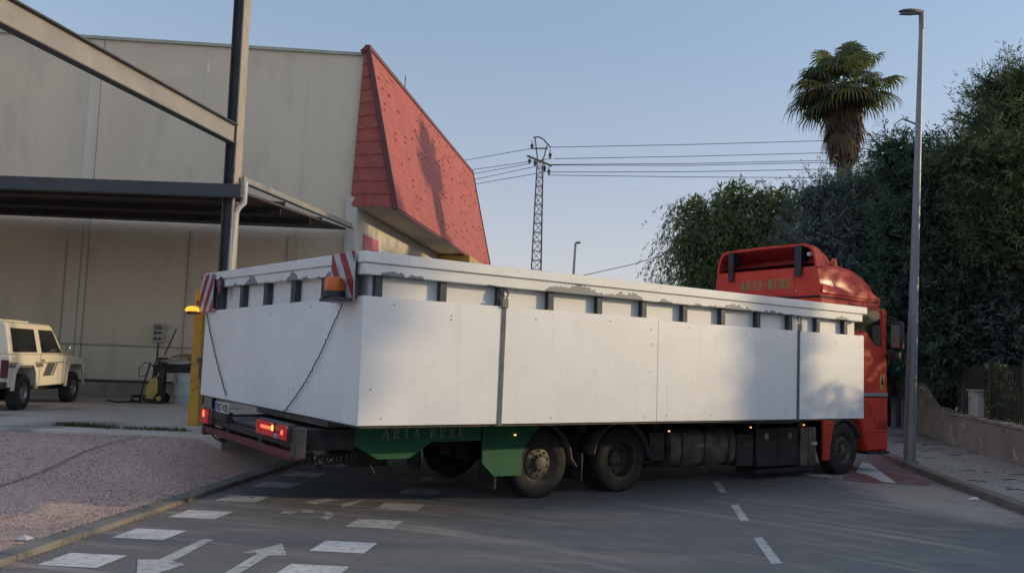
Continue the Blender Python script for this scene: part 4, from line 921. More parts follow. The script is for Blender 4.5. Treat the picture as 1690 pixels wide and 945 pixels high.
st = cabside('warning_sticker', 'yellow', [(8.66,1.66),(8.81,1.66),(8.81,1.98),(8.66,1.98)], th=.004, bev=0)
cabside('sticker_print', 'ink', [(8.68,1.78),(8.74,1.74),(8.79,1.80),(8.76,1.86),(8.79,1.94),(8.70,1.92),(8.69,1.84)], pr=.005, th=.001, bev=0)
cabside('sticker_print', 'ink', [(8.68,1.68),(8.79,1.68),(8.79,1.70),(8.68,1.70)], pr=.005, th=.001, bev=0)
tb_('windscreen', 'glass_dark', (8.70,8.80,.14,TW-.14,2.5,3.30), bev=.03)
tb_('grille', 'black_plastic', (8.953,8.97,.3,TW-.3,1.1,2.1), bev=.01)
for v0 in (.08, TW-.5): tb_('headlight', 'lamp_clear', (8.953,8.98,v0,v0+.42,.62,.9), bev=.03)
tb_('front_lip', 'black_plastic', (8.25,8.98,.0,TW,.36,.415), bev=.02)
tb_('sun_visor', 'black_plastic', (8.76,9.0,.1,TW-.1,3.28,3.36), bev=.03)
for v0, s_ in ((-.33,1),(TW+.07,-1)):
    mo = tb_('mirror', 'black_plastic', (8.86,9.0,v0,v0+.26,2.48,3.08), bev=.05)
    tb_('mirror_lower', 'black_plastic', (8.84,8.98,v0+.06,v0+.30,2.28,2.46), parent=mo, bev=.04)
    tb_('mirror_glass', 'chrome', (8.852,8.859,v0+.04,v0+.22,2.54,3.0), parent=mo)
    va = v0+.13 if s_ > 0 else v0+.13; vb = .05 if s_ > 0 else TW-.05
    g = MB(); g.tube([(8.92,va,3.1),(8.8,vb,3.22)], .02, 6); g.build('mirror_arm', M['black_plastic'], mo); g = MB(); g.tube([(8.92,va,2.42),(8.8,vb,2.38)], .02, 6); g.build('mirror_arm', M['black_plastic'], mo)
g = MB(); g.box(8.72,8.86,.0,.03,2.34,3.30); g.build('door_pillar', M['red_paint'], truck, bev=.01)

# ================================================================= WHITE LOAD BOX
load = empty('white_load_box', truck.location, TH); tag(load, 'huge white panelled box with a chipped flanged rim riding on the truck', 'crate')
U0, U1, V0, V1 = -3.40, 6.52, -1.0, 5.76
ZB, ZP, ZI = 1.178, 2.685, 2.96
def capz(v): return .165*max(0, (v+1)/6.76)
def lb(name, m, *boxes, bev=0):
    g = MB()
    for b in boxes: g.box(*b)
    return g.build(name, M[m], load, bev=bev)
g = MB(); g.box(U0+.12,U1-.12,V0+.12,V1-.12,ZB+.01,3.02); g.build('inner_wall', M['white_board'], load)
# outer side panels (visible side in two sheets)
lb('side_panel', 'white_panel', (U0+.003,1.345,V0,V0+.03,ZB,ZP), bev=.004); lb('side_panel', 'white_panel', (1.352,U1-.003,V0,V0+.03,ZB,ZP-.02), bev=.004)
lb('side_panel', 'white_panel', (U0,U0+.03,V0+.031,V1,ZB-.0,ZP), bev=.004); lb('side_panel', 'white_panel', (U1-.03,U1,V0+.031,V1,ZB,ZP), bev=.004)
lb('side_panel', 'white_panel', (U0+.031,U1-.031,V1-.03,V1,ZB,ZP), bev=.004)
lb('panel_seam', 'wall_seam_light', (1.345,1.352,V0+.006,V0+.028,ZB+.01,ZP-.03))
# rim with stepped lower band: loft corners (rear-left end is taller)
def rim(name, m, o, z0, z1, k0, k1, ends=1):
    g = MB(); cs = [(U0-o, V0-o), (U1+o*.9*ends, V0-o), (U1+o*.9*ends, V1+o), (U0-o, V1+o)]
    def zz(u, v, z, k_): return z + capz(v)*k_ - .018*(u-U0)/9.9
    lo = [(u, v, zz(u,v,z0,k0)) for u, v in cs]; hi = [(u, v, zz(u,v,z1,k1)) for u, v in cs]
    iv = [(u+(.35 if u < 0 else -.35), v+(.35 if v < 0 else -.35)) for u, v in cs]
    li = [(u, v, zz(u,v,z0,k0)) for u, v in iv]; hi_i = [(u, v, zz(u,v,z1,k1)) for u, v in iv]
    vs = lo+hi+li+hi_i; fs = []
    for i in range(4):
        j_ = (i+1) % 4; fs += [(i, j_, 4+j_, 4+i), (8+i, 12+i, 12+j_, 8+j_), (i, 8+i, 8+j_, j_), (4+i, 4+j_, 12+j_, 12+i)]
    g.add(vs, fs); return g.build(name, M[m], load, bev=.012)
rim('rim', 'white_board', .045, 3.075, 3.205, .95, 1.0)
# lower band with chipped paint
def grime(m, f0, col_):
    n = m.node_tree.nodes; L = m.node_tree.links; b = n['Principled BSDF']; src = b.inputs['Base Color'].links[0].from_socket
    tc = n.new('ShaderNodeTexCoord'); mp = n.new('ShaderNodeMapping'); mp.inputs['Scale'].default_value = (5, 5, .35); L.new(tc.outputs['Object'], mp.inputs[0])
    q = n.new('ShaderNodeTexNoise'); q.inputs['Scale'].default_value = 1.6; q.inputs['Detail'].default_value = 9; q.inputs['Roughness'].default_value = .65; L.new(mp.outputs[0], q.inputs['Vector'])
    r1 = n.new('ShaderNodeMapRange'); r1.inputs[1].default_value = .52; r1.inputs[2].default_value = .78; r1.inputs[4].default_value = f0; L.new(q.outputs[0], r1.inputs[0])
    x = n.new('ShaderNodeMix'); x.data_type = 'RGBA'; L.new(r1.outputs[0], x.inputs[0]); L.new(src, x.inputs[6]); x.inputs[7].default_value = (*col_, 1)
    q2 = n.new('ShaderNodeTexNoise'); q2.inputs['Scale'].default_value = 3.2; q2.inputs['Detail'].default_value = 12; q2.inputs['Roughness'].default_value = .7; L.new(tc.outputs['Object'], q2.inputs['Vector'])
    r2 = n.new('ShaderNodeMapRange'); r2.inputs[1].default_value = .66; r2.inputs[2].default_value = .72; r2.inputs[4].default_value = f0*.8; L.new(q2.outputs[0], r2.inputs[0])
    y = n.new('ShaderNodeMix'); y.data_type = 'RGBA'; L.new(r2.outputs[0], y.inputs[0]); L.new(x.outputs[2], y.inputs[6]); y.inputs[7].default_value = (col_[0]*.8, col_[1]*.8, col_[2]*.8, 1)
    L.new(y.outputs[2], b.inputs['Base Color'])
grime(M['white_panel'], .40, (.60,.58,.54)); grime(M['wall_beige'], .22, (.52,.44,.35)); grime(M['red_paint'], .35, (.30,.12,.09)); grime(M['tile_red'], .35, (.30,.07,.06))
def chipmat():
    m = mat('rim_chipped', (.80,.80,.79), .5, (.72,.72,.71), 2, bump=.1, bscale=20); n = m.node_tree.nodes; L = m.node_tree.links; b = n['Principled BSDF']
    src = b.inputs['Base Color'].links[0].from_socket
    tc = n.new('ShaderNodeTexCoord'); sx = n.new('ShaderNodeSeparateXYZ'); L.new(tc.outputs['Object'], sx.inputs[0])
    q = n.new('ShaderNodeTexNoise'); q.inputs['Scale'].default_value = 1.15; q.inputs['Detail'].default_value = 10; q.inputs['Roughness'].default_value = .62
    mp = n.new('ShaderNodeMapping'); mp.inputs['Scale'].default_value = (1, 1, .6); L.new(tc.outputs['Object'], mp.inputs[0]); L.new(mp.outputs[0], q.inputs['Vector'])
    def mth(op, a, c):
        k_ = n.new('ShaderNodeMath'); k_.operation = op
        for i, v in ((0, a), (1, c)):
            if isinstance(v, (int, float)): k_.inputs[i].default_value = v
            else: L.new(v, k_.inputs[i])
        return k_.outputs[0]
    z = mth('ADD', mth('SUBTRACT', sx.outputs[2], mth('MULTIPLY', mth('ADD', sx.outputs[1], 1.0), .0244)), mth('MULTIPLY', sx.outputs[0], .004))
    h = mth('MULTIPLY', mth('SUBTRACT', q.outputs[0], .46), .75)
    q2 = n.new('ShaderNodeTexNoise'); q2.inputs['Scale'].default_value = 30; q2.inputs['Detail'].default_value = 4; L.new(mp.outputs[0], q2.inputs['Vector'])
    h = mth('ADD', h, mth('MULTIPLY', mth('SUBTRACT', q2.outputs[0], .5), .05))
    f = mth('GREATER_THAN', mth('SUBTRACT', mth('ADD', h, 2.918), z), 0.0)
    x = n.new('ShaderNodeMix'); x.data_type = 'RGBA'; L.new(f, x.inputs[0]); L.new(src, x.inputs[6]); x.inputs[7].default_value = (.22,.235,.245,1)
    L.new(x.outputs[2], b.inputs['Base Color']); return m
M['rim_chipped'] = chipmat()
rim('rim_lower_band', 'rim_chipped', .02, 2.935, 3.073, 1.0, .95, ends=-4)
# posts in the open strip
PU = [-3.19,-2.31,-1.45,-.63,.235,1.09,1.94,2.79,3.64,4.46,5.22,6.02]
for u in PU:
    lb('post', 'post_slate', (u-.045,u+.045,V0+.032,V0+.115,ZP-.35,3.02)); lb('post', 'post_slate', (u-.045,u+.045,V1-.115,V1-.032,ZP-.35,3.15))
for v in (-.45,.30,1.42,2.60,3.79,5.0): lb('post', 'post_slate', (U0+.032,U0+.115,v-.09,v+.09,ZP-.35,3.02+capz(v)))
for v in (.30,1.42,2.60,3.79): lb('post', 'post_slate', (U1-.115,U1-.032,v-.06,v+.06,ZP-.35,3.02))
lb('inner_wall_top', 'white_board', (U0+.121,U0+.2,V0+.3,V1-.15,3.0,3.10))
lb('bottom_edge', 'rail_steel', (U0+.05,U1-.05,V0+.04,V1-.04,ZB-.03,ZB+.008))
# screw heads
for u, z in ((-3.0,2.6),(-2.2,2.52),(-2.2,2.47),(-.9,2.55),(.4,2.6),(1.2,2.52),(1.22,2.3),(1.2,1.9),(2.0,2.58),(3.3,2.55),(4.9,2.53),(5.7,2.5),(6.35,2.45),(-3.1,1.26),(-.6,1.25),(1.1,1.25),(1.55,1.26),(2.5,1.26),(4.3,1.25),(6.2,1.25),(-3.25,1.6)):
    g = MB(); g.lathe([(.010,0),(.010,-.003),(0,-.004)], (u, V0, z), 'y', 8); g.build('screw', M['galv'], load)
for v, z in ((.6,2.6),(2.2,2.55),(1.1,1.5),(3.1,1.4)):
    g = MB(); g.lathe([(.013,0),(.013,-.003),(0,-.004)], (U0, v, z), 'x', 8); g.build('screw', M['galv'], load)
# lashing straps
for u, lab in ((-1.43,'dark ratchet strap over the white box side, nearest the back of the truck'),(4.62,'greenish ratchet strap over the white box side near the truck cab')):
    e = empty('ratchet_strap', truck.location, TH); tag(e, lab, 'strap', 'ratchet straps on the white box')
    g = MB(); g.prism([(u-.03,V0-.012,ZB-.02),(u+.03,V0-.012,ZB-.02),(u+.045,V0-.012,ZP+.03),(u-.015,V0-.012,ZP+.03)], (0,.008,0)); g.build('webbing', M['strap'], e)
    g = MB(); g.box(u-.035,u+.06,V0-.035,V0-.013,ZP-.02,ZP+.10); g.build('ratchet', M['galv'], e, bev=.008)
    g = MB(); g.tube([(u+.03,V0-.02,ZP+.10),(u+.06,V0-.02,ZP+.17),(u+.02,V0-.01,ZP+.24),(u-.02,V0+.0,ZP+.2),(u,V0-.02,ZP+.12)], .010, 6); g.build('hook', M['cable'], e)
    if u > 0:
        g = MB(); g.tube([(u,V0-.01,ZB-.02),(u-.05,V0+.1,ZB-.06),(u-1.2,V0+.5,ZB-.08),(u-1.9,.0-.05,ZB-.1)], .014, 6); g.build('strap_tail', M['strap'], e)
# warning boards
def board(name, v0, v1, z0, z1, slant, label):
    e = empty(name, truck.location, TH); tag(e, label, 'warning board', 'striped warning boards on the white box')
    U = U0-.07
    g = MB(); g.box(U-.012,U,v0,v1,z0,z1); g.build('plate', M['marker_white'], e, bev=.004)
    # clip stripes to the plate
    g = MB(); W = v1-v0; Hh = z1-z0; per = Hh*.74; wd = Hh*.37
    def clip(poly, f):
        out = []
        for i in range(len(poly)):
            a, b = poly[i], poly[(i+1) % len(poly)]; fa, fb = f(a), f(b)
            if fa >= 0: out.append(a)
            if (fa >= 0) != (fb >= 0): t = fa/(fa-fb); out.append((a[0]+(b[0]-a[0])*t, a[1]+(b[1]-a[1])*t))
        return out
    sl = 1.45*Hh if slant > 0 else -1.45*Hh
    for i in range(-6, 9):
        zc = z0 + i*per
        pq = [(v0, zc), (v1, zc+sl*1.0), (v1, zc+sl+wd), (v0, zc+wd)]
        for f in (lambda p: p[1]-z0-.004, lambda p: z1-.004-p[1], lambda p: p[0]-v0-.004, lambda p: v1-.004-p[0]):
            if pq: pq = clip(pq, f)
        if len(pq) > 2: g.poly([(U-.0150, a, b) for a, b in pq])
    g.build('stripes', M['marker_red'], e)
    for va in (v0+.06, v1-.12):
        lb2 = MB(); lb2.box(U+.001, U0-.001, va, va+.06, z0+.05, z1-.1); lb2.build('bracket', M['box_dark'], e)
    return e, U
e, U = board('warning_board', -.90, -.20, 2.62, 3.22, 1, 'striped board with an orange lamp on the near rear corner of the white box')
g = MB(); g.lathe([(.13,0),(.13,.05),(.115,.08)], (U-.14,-.62,2.66), 'z', 16); lo = g.build('lamp_base', M['black_plastic'], e)
g = MB(); g.lathe([(.115,.08),(.118,.12),(.118,.20),(.10,.235),(.05,.25),(0,.25)], (U-.14,-.62,2.66), 'z', 20); g.build('lamp', M['amber'], e)
g = MB(); g.box(U-.24,U-.013,-.88,-.42,2.615,2.655); g.build('lamp_shelf', M['box_dark'], e, bev=.008)
g = MB(); pts = []
a = Vector((U0-.03,-.40,2.60)); b = Vector((U0-.03,1.55,1.19))
def rearp(px, py, u):
    r_ = ray(px, py); dd = Vector((math.cos(TH), math.sin(TH), 0)); p0 = Vector((TA.x,TA.y,0))+dd*u; return Tl(CAM + r_*((p0-CAM).dot(dd)/r_.dot(dd)))
def wiggle(px0, n_, amp, seed):
    rg = random.Random(seed); out = []
    P0 = [rearp(x, y, U0-.03) for x, y in px0]
    seglen = [(q-p).length for p, q in zip(P0, P0[1:])]; tot = sum(seglen)
    for i in range(n_+1):
        s = tot*i/n_; k_ = 0
        while k_ < len(seglen)-1 and s > seglen[k_]: s -= seglen[k_]; k_ += 1
        p = P0[k_].lerp(P0[k_+1], min(1, s/seglen[k_])); out.append(p + Vector((0, rg.uniform(-.2,1)*amp*math.sin(i*1.9), amp*.7*math.cos(i*1.3)*rg.random())))
    return out
g.tube(wiggle([(565,502),(548,540),(528,585),(505,628),(485,658),(467,681)], 90, .016, 1), .008, 5); g.build('lamp_cable', M['cable'], e)
e, U = board('warning_board', 5.07, 5.90, 2.66, 3.33, -1, 'striped board with a yellow beacon on the far rear corner of the white box')
bc = (U-.10, 6.05, 2.68)
g = MB(); g.lathe([(.09,-.05),(.10,-.02),(.09,0)], bc, 'z', 16); g.build('lamp_base', M['black_plastic'], e)
g = MB(); g.lathe([(.125,0),(.125,.03),(.105,.07),(.05,.09),(0,.095)], bc, 'z', 20); g.build('lamp', M['amber_lit'], e)
g = MB(); g.box(U-.14,U-.06,5.6,6.15,2.62,2.645); g.build('lamp_shelf', M['box_dark'], e)
g = MB(); g.tube(wiggle([(341,514),(346,545),(355,585),(364,620),(373,652)], 60, .014, 4), .010, 5); g.build('lamp_cable', M['cable'], e)
# small oval marker beside the far board
mk = empty('side_marker_plate', truck.location, TH); tag(mk, 'small oval red and white marker beside the far striped board', 'marker')
c_ = rearp(365, 472, U0-.05)
g = MB(); g.lathe([(.0,-.03),(.10,-.03),(.105,0),(0,0)], (0,0,0), 'x', 20); o = g.build('disc', M['box_dark'], mk); o.location = c_; o.scale = (1,1,1.55)
g = MB(); g.lathe([(.0,-.036),(.055,-.034)], (0,0,.055), 'x', 10); g.lathe([(.0,-.036),(.055,-.034)], (0,0,-.055), 'x', 10); o = g.build('reflector', M['pink'], mk); o.location = c_

# ================================================================= RIGHT SIDE: wall, lamp post, cabinet
wl = empty('boundary_wall', (11.0,18.3,.1)); tag(wl, 'stained rendered garden wall with a pale cap behind the pavement', 'wall')
def wseg(a, b, h0, h1, m, name, th=.24, z0=.05, o=0.):
    a, b = Vector((*a,0)), Vector((*b,0)); d = (b-a).normalized(); nn = Vector((d.y, -d.x, 0))
    W_ = WB(wl); p = [a-nn*o, b-nn*o, b+nn*(th), a+nn*(th)]
    W_.loft([[(q.x,q.y,z0) for q in p], [(p[0].x,p[0].y,h0),(p[1].x,p[1].y,h1),(p[2].x,p[2].y,h1),(p[3].x,p[3].y,h0)]], smooth=False); W_.build(name, M[m])
nwall = Vector((10,-2.5,0)).normalized()
e1 = (13.2,27.1); e0 = (9.0,10.3); mid = (12.4,23.9)
wseg(e0, mid, .90, .92, 'stucco', 'wall_body'); wseg(mid, (12.9,25.9), .92, 1.0, 'stucco', 'wall_body'); wseg((12.9,25.9), (13.15,26.9), 1.0, 1.32, 'stucco', 'wall_body'); wseg((13.15,26.9),(13.45,28.1), 1.32, 1.75, 'stucco', 'wall_body')
def capseg(a, b, z0, z1):
    a, b = Vector((*a,0)), Vector((*b,0)); d = (b-a).normalized(); nn = Vector((d.y, -d.x, 0)); W_ = WB(wl)
    p = [a-nn*.04, b-nn*.04, b+nn*.28, a+nn*.28]; t = .07
    W_.loft([[(p[0].x,p[0].y,z0),(p[1].x,p[1].y,z1),(p[2].x,p[2].y,z1),(p[3].x,p[3].y,z0)],[(p[0].x,p[0].y,z0+t),(p[1].x,p[1].y,z1+t),(p[2].x,p[2].y,z1+t),(p[3].x,p[3].y,z0+t)]], smooth=False); W_.build('wall_cap', M['cap_stone'], bev=.01)
capseg(e0, mid, .902, .922); capseg(mid, (12.9,25.9), .922, 1.002)
W_ = WB(wl); q = G(1575,710,.5); q = Vector((12.05,22.4,0)); d = (Vector((*mid,0))-Vector((*e0,0))).normalized(); nn = Vector((d.y,-d.x,0)); p = Vector((*e0,0))+d*12.3
W_.prism([(p-nn*.012)+Vector((0,0,.45)), (p+d*.55-nn*.012)+Vector((0,0,.45)), (p+d*.55-nn*.012)+Vector((0,0,.76)), (p-nn*.012)+Vector((0,0,.76))], nn*.011); W_.build('vent_grille', M['cap_stone'])
# further wall
fw = empty('far_wall', (14,32,.1)); tag(fw, 'low grey wall with dark posts beyond the lamp post, next to the cab', 'wall')
W_ = WB(fw); a = Vector((13.6,28.6,0)); b = Vector((15.2,39,0)); W_.loft([[(a.x,a.y,.1),(b.x,b.y,.1),(b.x+.25,b.y,.1),(a.x+.25,a.y,.1)],[(a.x,a.y,1.12),(b.x,b.y,1.12),(b.x+.25,b.y,1.12),(a.x+.25,a.y,1.12)]], smooth=False); W_.build('wall_body', M['wall_grey'])
for t in (.16,.42,.7):
    p = a.lerp(b, t); W_ = WB(fw); W_.box(p.x-.06,p.x+.1,p.y-.12,p.y+.12,.1,1.2); W_.build('post', M['ink'])
W_ = WB(fw)
for i in range(60):
    p = a.lerp(b, i/60); W_.box(p.x+.1,p.x+.12,p.y-.012,p.y+.012,1.12,2.6)
W_.bar((a.x+.11,a.y,2.5),(b.x+.11,b.y,2.5),.03,.03); W_.build('railing', M['steel_dark'])
# green railing on the boundary wall
rl = empty('wall_railing', (12,22,.98)); tag(rl, 'thin dark metal fence standing on the stained garden wall', 'fence')
W_ = WB(rl); d = (Vector((*mid,0))-Vector((*e0,0))); L_ = d.length; d.normalize(); nn = Vector((d.y,-d.x,0))
for i in range(int(L_/.13)):
    p = Vector((*e0,0))+d*(.13*i)+nn*.12; W_.box(p.x-.008,p.x+.008,p.y-.008,p.y+.008,.98,2.25)
W_.build('bars', M['box_dark'])
W_ = WB(rl)
for z in (1.15, 2.2):
    a = Vector((*e0,0))+nn*.14; b = Vector((*mid,0))+nn*.14; W_.bar((a.x,a.y,z),(b.x,b.y,z),.02,.035)
W_.build('rail', M['box_dark'])
for i in range(6):
    p = Vector((*e0,0))+d*(1.2+2.4*i)+nn*.12; W_ = WB(rl); W_.box(p.x-.03,p.x+.03,p.y-.03,p.y+.03,.98,2.4); W_.build('fence_post', M['box_dark'])
# meter cabinet on the wall
tcab = (P(1607, 690, 22.0)-Vector((*e0,0))).dot(d)
q = Vector((*e0,0))+d*(11.6)
mc = P(1607, 672, q.y); e = empty('meter_cabinet', (q.x, q.y, .97)); tag(e, 'small white meter cabinet standing on the garden wall', 'cabinet')
W_ = WB(e); ax = d*.30; ay = nn*.05; 
def cbx(W_, du0, du1, dn0, dn1, z0, z1):
    W_.prism([q+d*du0+nn*dn0+Vector((0,0,z0)), q+d*du1+nn*dn0+Vector((0,0,z0)), q+d*du1+nn*dn1+Vector((0,0,z0)), q+d*du0+nn*dn1+Vector((0,0,z0))], (0,0,z1-z0))
cbx(W_, -.2,.62,-.02,.27,.995,1.62); W_.build('cabinet_body', M['box_white'], bev=.015)
W_ = WB(e); cbx(W_, -.25,.67,-.06,.31,1.622,1.67); W_.build('cabinet_top', M['cap_stone'], bev=.01)
W_ = WB(e); cbx(W_, .40,.52,-.028,-.021,1.34,1.48); cbx(W_, .55,.58,-.028,-.021,1.2,1.25); W_.build('lock_plate', M['post_grey'])
# near lamp post
lb0 = G(1500.5, 762, .12); lt = P(1521, 30, lb0.y)
e = empty('street_lamp', (lb0.x, lb0.y, .118)); tag(e, 'tall grey lamp post on the right pavement with its arm pointing left', 'street lamp')
W_ = WB(e); W_.tube([lb0.lerp(lt, t) for t in (0,.25,.5,.75,1)], [.125,.105,.085,.066,.048], 20); W_.build('pole', M['post_grey'])
W_ = WB(e); W_.lathe([(.0,0),(.20,0),(.20,.02),(.15,.03),(.0,.03)], (lb0.x,lb0.y,.12), 'z', 8); W_.build('base_plate', M['post_grey'])
h0 = P(1522, 22, lb0.y); h1 = P(1484, 21, lb0.y-.1)
W_ = WB(e); W_.tube([lt+Vector((0,0,-.25)), lt+Vector((0,0,.12))], .06, 12); W_.build('collar', M['post_grey'])
dh = (h1-h0).normalized(); up_ = Vector((0,0,1)); sd = dh.cross(up_).normalized(); L_ = (h1-h0).length
secs = []
for t, w_, zt, zb in ((-.03,.05,.03,-.06),(.12,.07,.045,-.07),(.35,.10,.055,-.075),(.6,.12,.055,-.05),(.85,.10,.04,-.02),(1.0,.04,.015,-.005)):
    c = h0+dh*L_*t+Vector((0,0,.03)); secs.append([c+sd*w_*math.cos(a)+up_*((zt if math.sin(a) > 0 else -zb)*math.sin(a)) for a in [2*math.pi*i/14 for i in range(14)]])
W_ = WB(e); W_.loft(secs); W_.build('lamp_head', M['galv'], sharp=60)
W_ = WB(e); c = h0+dh*L_*.68; W_.box(c.x-.14,c.x+.14,c.y-.07,c.y+.07,c.z-.035,c.z-.022); W_.build('lens', M['lamp_clear'])
# far lamp post
fb_ = P(945.5, 470, 46); ft = P(950, 401, 46); e = empty('street_lamp', (fb_.x-.2, 46, 0)); tag(e, 'small distant lamp post showing above the middle of the white box', 'street lamp')
W_ = WB(e); W_.tube([(fb_.x-.25,46,0), fb_, ft], [.12,.075,.06], 8); W_.build('pole', M['post_grey'])
W_ = WB(e); h1 = P(958, 400.5, 46); W_.tube([ft, ft.lerp(h1,.4)+Vector((0,0,.02)), h1], [.05,.07,.05], 8); W_.build('lamp_head', M['galv'])

# ================================================================= PYLON AND LINES
PY = 41.0; pb = P(884, 470, PY); pt = P(891.5, 262, PY); pdir = (pt-pb).normalized(); p0 = pb - pdir*(pb.z/pdir.z)
e = empty('power_pylon', p0); tag(e, 'slim lattice electricity pylon rising behind the white box', 'pylon')
Hh = (pt-p0).length
def pyc(t, sx, sy):
    wv = .34+(.14-.34)*t; c = p0+pdir*Hh*t; return c + Vector((sx*wv, sy*wv, 0))
for sx, sy in ((-1,-1),(1,-1),(1,1),(-1,1)):
    W_ = WB(e); W_.bar(pyc(0,sx,sy), pyc(1,sx,sy), .06, .06, up=(0,1,0)); W_.build('leg', M['galv'])
W_ = WB(e); n_ = 26
for i in range(n_):
    t0, t1 = i/n_, (i+1)/n_
    for (a, b) in (((-1,-1),(1,-1)),((1,-1),(1,1)),((1,1),(-1,1)),((-1,1),(-1,-1))):
        W_.bar(pyc(t0,*a), pyc(t0,*b), .05, .03)
        if i % 2: W_.bar(pyc(t0,*a), pyc(t1,*b), .03, .03)
        else: W_.bar(pyc(t0,*b), pyc(t1,*a), .03, .03)
W_.build('bracing', M['galv'])
W_ = WB(e)
PX = lambda x, y: P(x, y, PY)
W_.bar(PX(870,257), PX(911,274), .09, .09); W_.build('cross_arm', M['galv'])
W_ = WB(e)
for a, b in (((887,262),(883,228)),((897,262),(903,240)),((880,227),(889,226)),((889,226),(897,230)),((897,230),(909,244)),((876,245),(904,245))): W_.bar(PX(*a), PX(*b), .06, .06)
W_.build('top_frame', M['galv'])
for (x, y0, y1) in ((878,232,246),(908,246,262),(874,258,270),(883,261,274),(899,268,283),(906,274,288)):
    W_ = WB(e); a, b = PX(x, y0), PX(x, y1); W_.tube([a, a.lerp(b,.4), a.lerp(b,.45), a.lerp(b,.7), a.lerp(b,.75), b], [.02,.02,.07,.09,.05,.05], 8); W_.build('insulator', M['wire'])
def wireline(pts, rad=.016):
    out = []
    for a, b in zip(pts, pts[1:]):
        for i in range(12): out.append(a.lerp(b, i/12))
    out.append(pts[-1]); g = MB(); g.tube(out, rad, 4, caps=False); return g.build('power_line', M['wire'])
names = ['topmost', 'second', 'third', 'fourth', 'fifth', 'lowest']
for i, (a, b, c) in enumerate((((908,243),(1140,238.5),(1372,232)), ((914,262),(1140,258),(1372,252)), ((906,271.5),(1140,270),(1372,264.5)), ((904,272.5),(1140,273),(1372,268)), ((901,284),(1140,283.5),(1372,279)), ((904,289),(1140,292),(1372,293.5)))):
    tag(wireline([P(*a, PY), P(*b, 42), P(*c, 43), P(1640, c[1]-6, 45)]), '%s power line running right from the pylon towards the palm' % names[i], 'power line', 'power lines right of the pylon')
for i, (a, b) in enumerate((((878,245),(765,265)), ((908,262),(765,282)), ((874,270),(765,290)), ((883,275),(765,300)), ((899,284),(765,307)))):
    nm = ['topmost', 'second', 'third', 'fourth', 'lowest'][i]
    tag(wireline([P(*a, PY), P(*b, 50), P(b[0]-230, b[1]+30, 66)]), '%s power line running left from the pylon towards the red roof' % nm, 'power line', 'power lines left of the pylon')
a = P(900, 470, 34); tag(wireline([a, P(968,453,34), P(1040,437,33), P(1114,415,31), P(1160,405,30)], .014), 'single cable sloping up from behind the white box into the pepper tree', 'cable')

# ================================================================= VEGETATION
def quads(name, pts, dirs, nrm, ln, wd, mi, mats, parent=None, tri=False):
    n_ = len(pts); side_ = np.cross(dirs, nrm); side_ /= (np.linalg.norm(side_, axis=1, keepdims=True)+1e-9)
    ln = ln[:, None]; wd = wd[:, None]
    v = np.empty((n_, 4, 3)); v[:, 0] = pts-side_*wd*.2; v[:, 1] = pts+dirs*ln*.5-side_*wd*.5; v[:, 2] = pts+dirs*ln; v[:, 3] = pts+dirs*ln*.5+side_*wd*.5
    me = bpy.data.meshes.new(name); me.vertices.add(n_*4); me.vertices.foreach_set('co', v.reshape(-1).astype(np.float32))
    me.loops.add(n_*4); me.loops.foreach_set('vertex_index', np.arange(n_*4, dtype=np.int32)); me.polygons.add(n_)
    me.polygons.foreach_set('loop_start', np.arange(0, n_*4, 4, dtype=np.int32)); me.polygons.foreach_set('loop_total', np.full(n_, 4, dtype=np.int32))
    for m in mats: me.materials.append(m)
    me.polygons.foreach_set('material_index', mi.astype(np.int32)); me.update(calc_edges=True); me.validate()
    return link(name, me, parent)
def unit(a): return a/(np.linalg.norm(a, axis=1, keepdims=True)+1e-9)
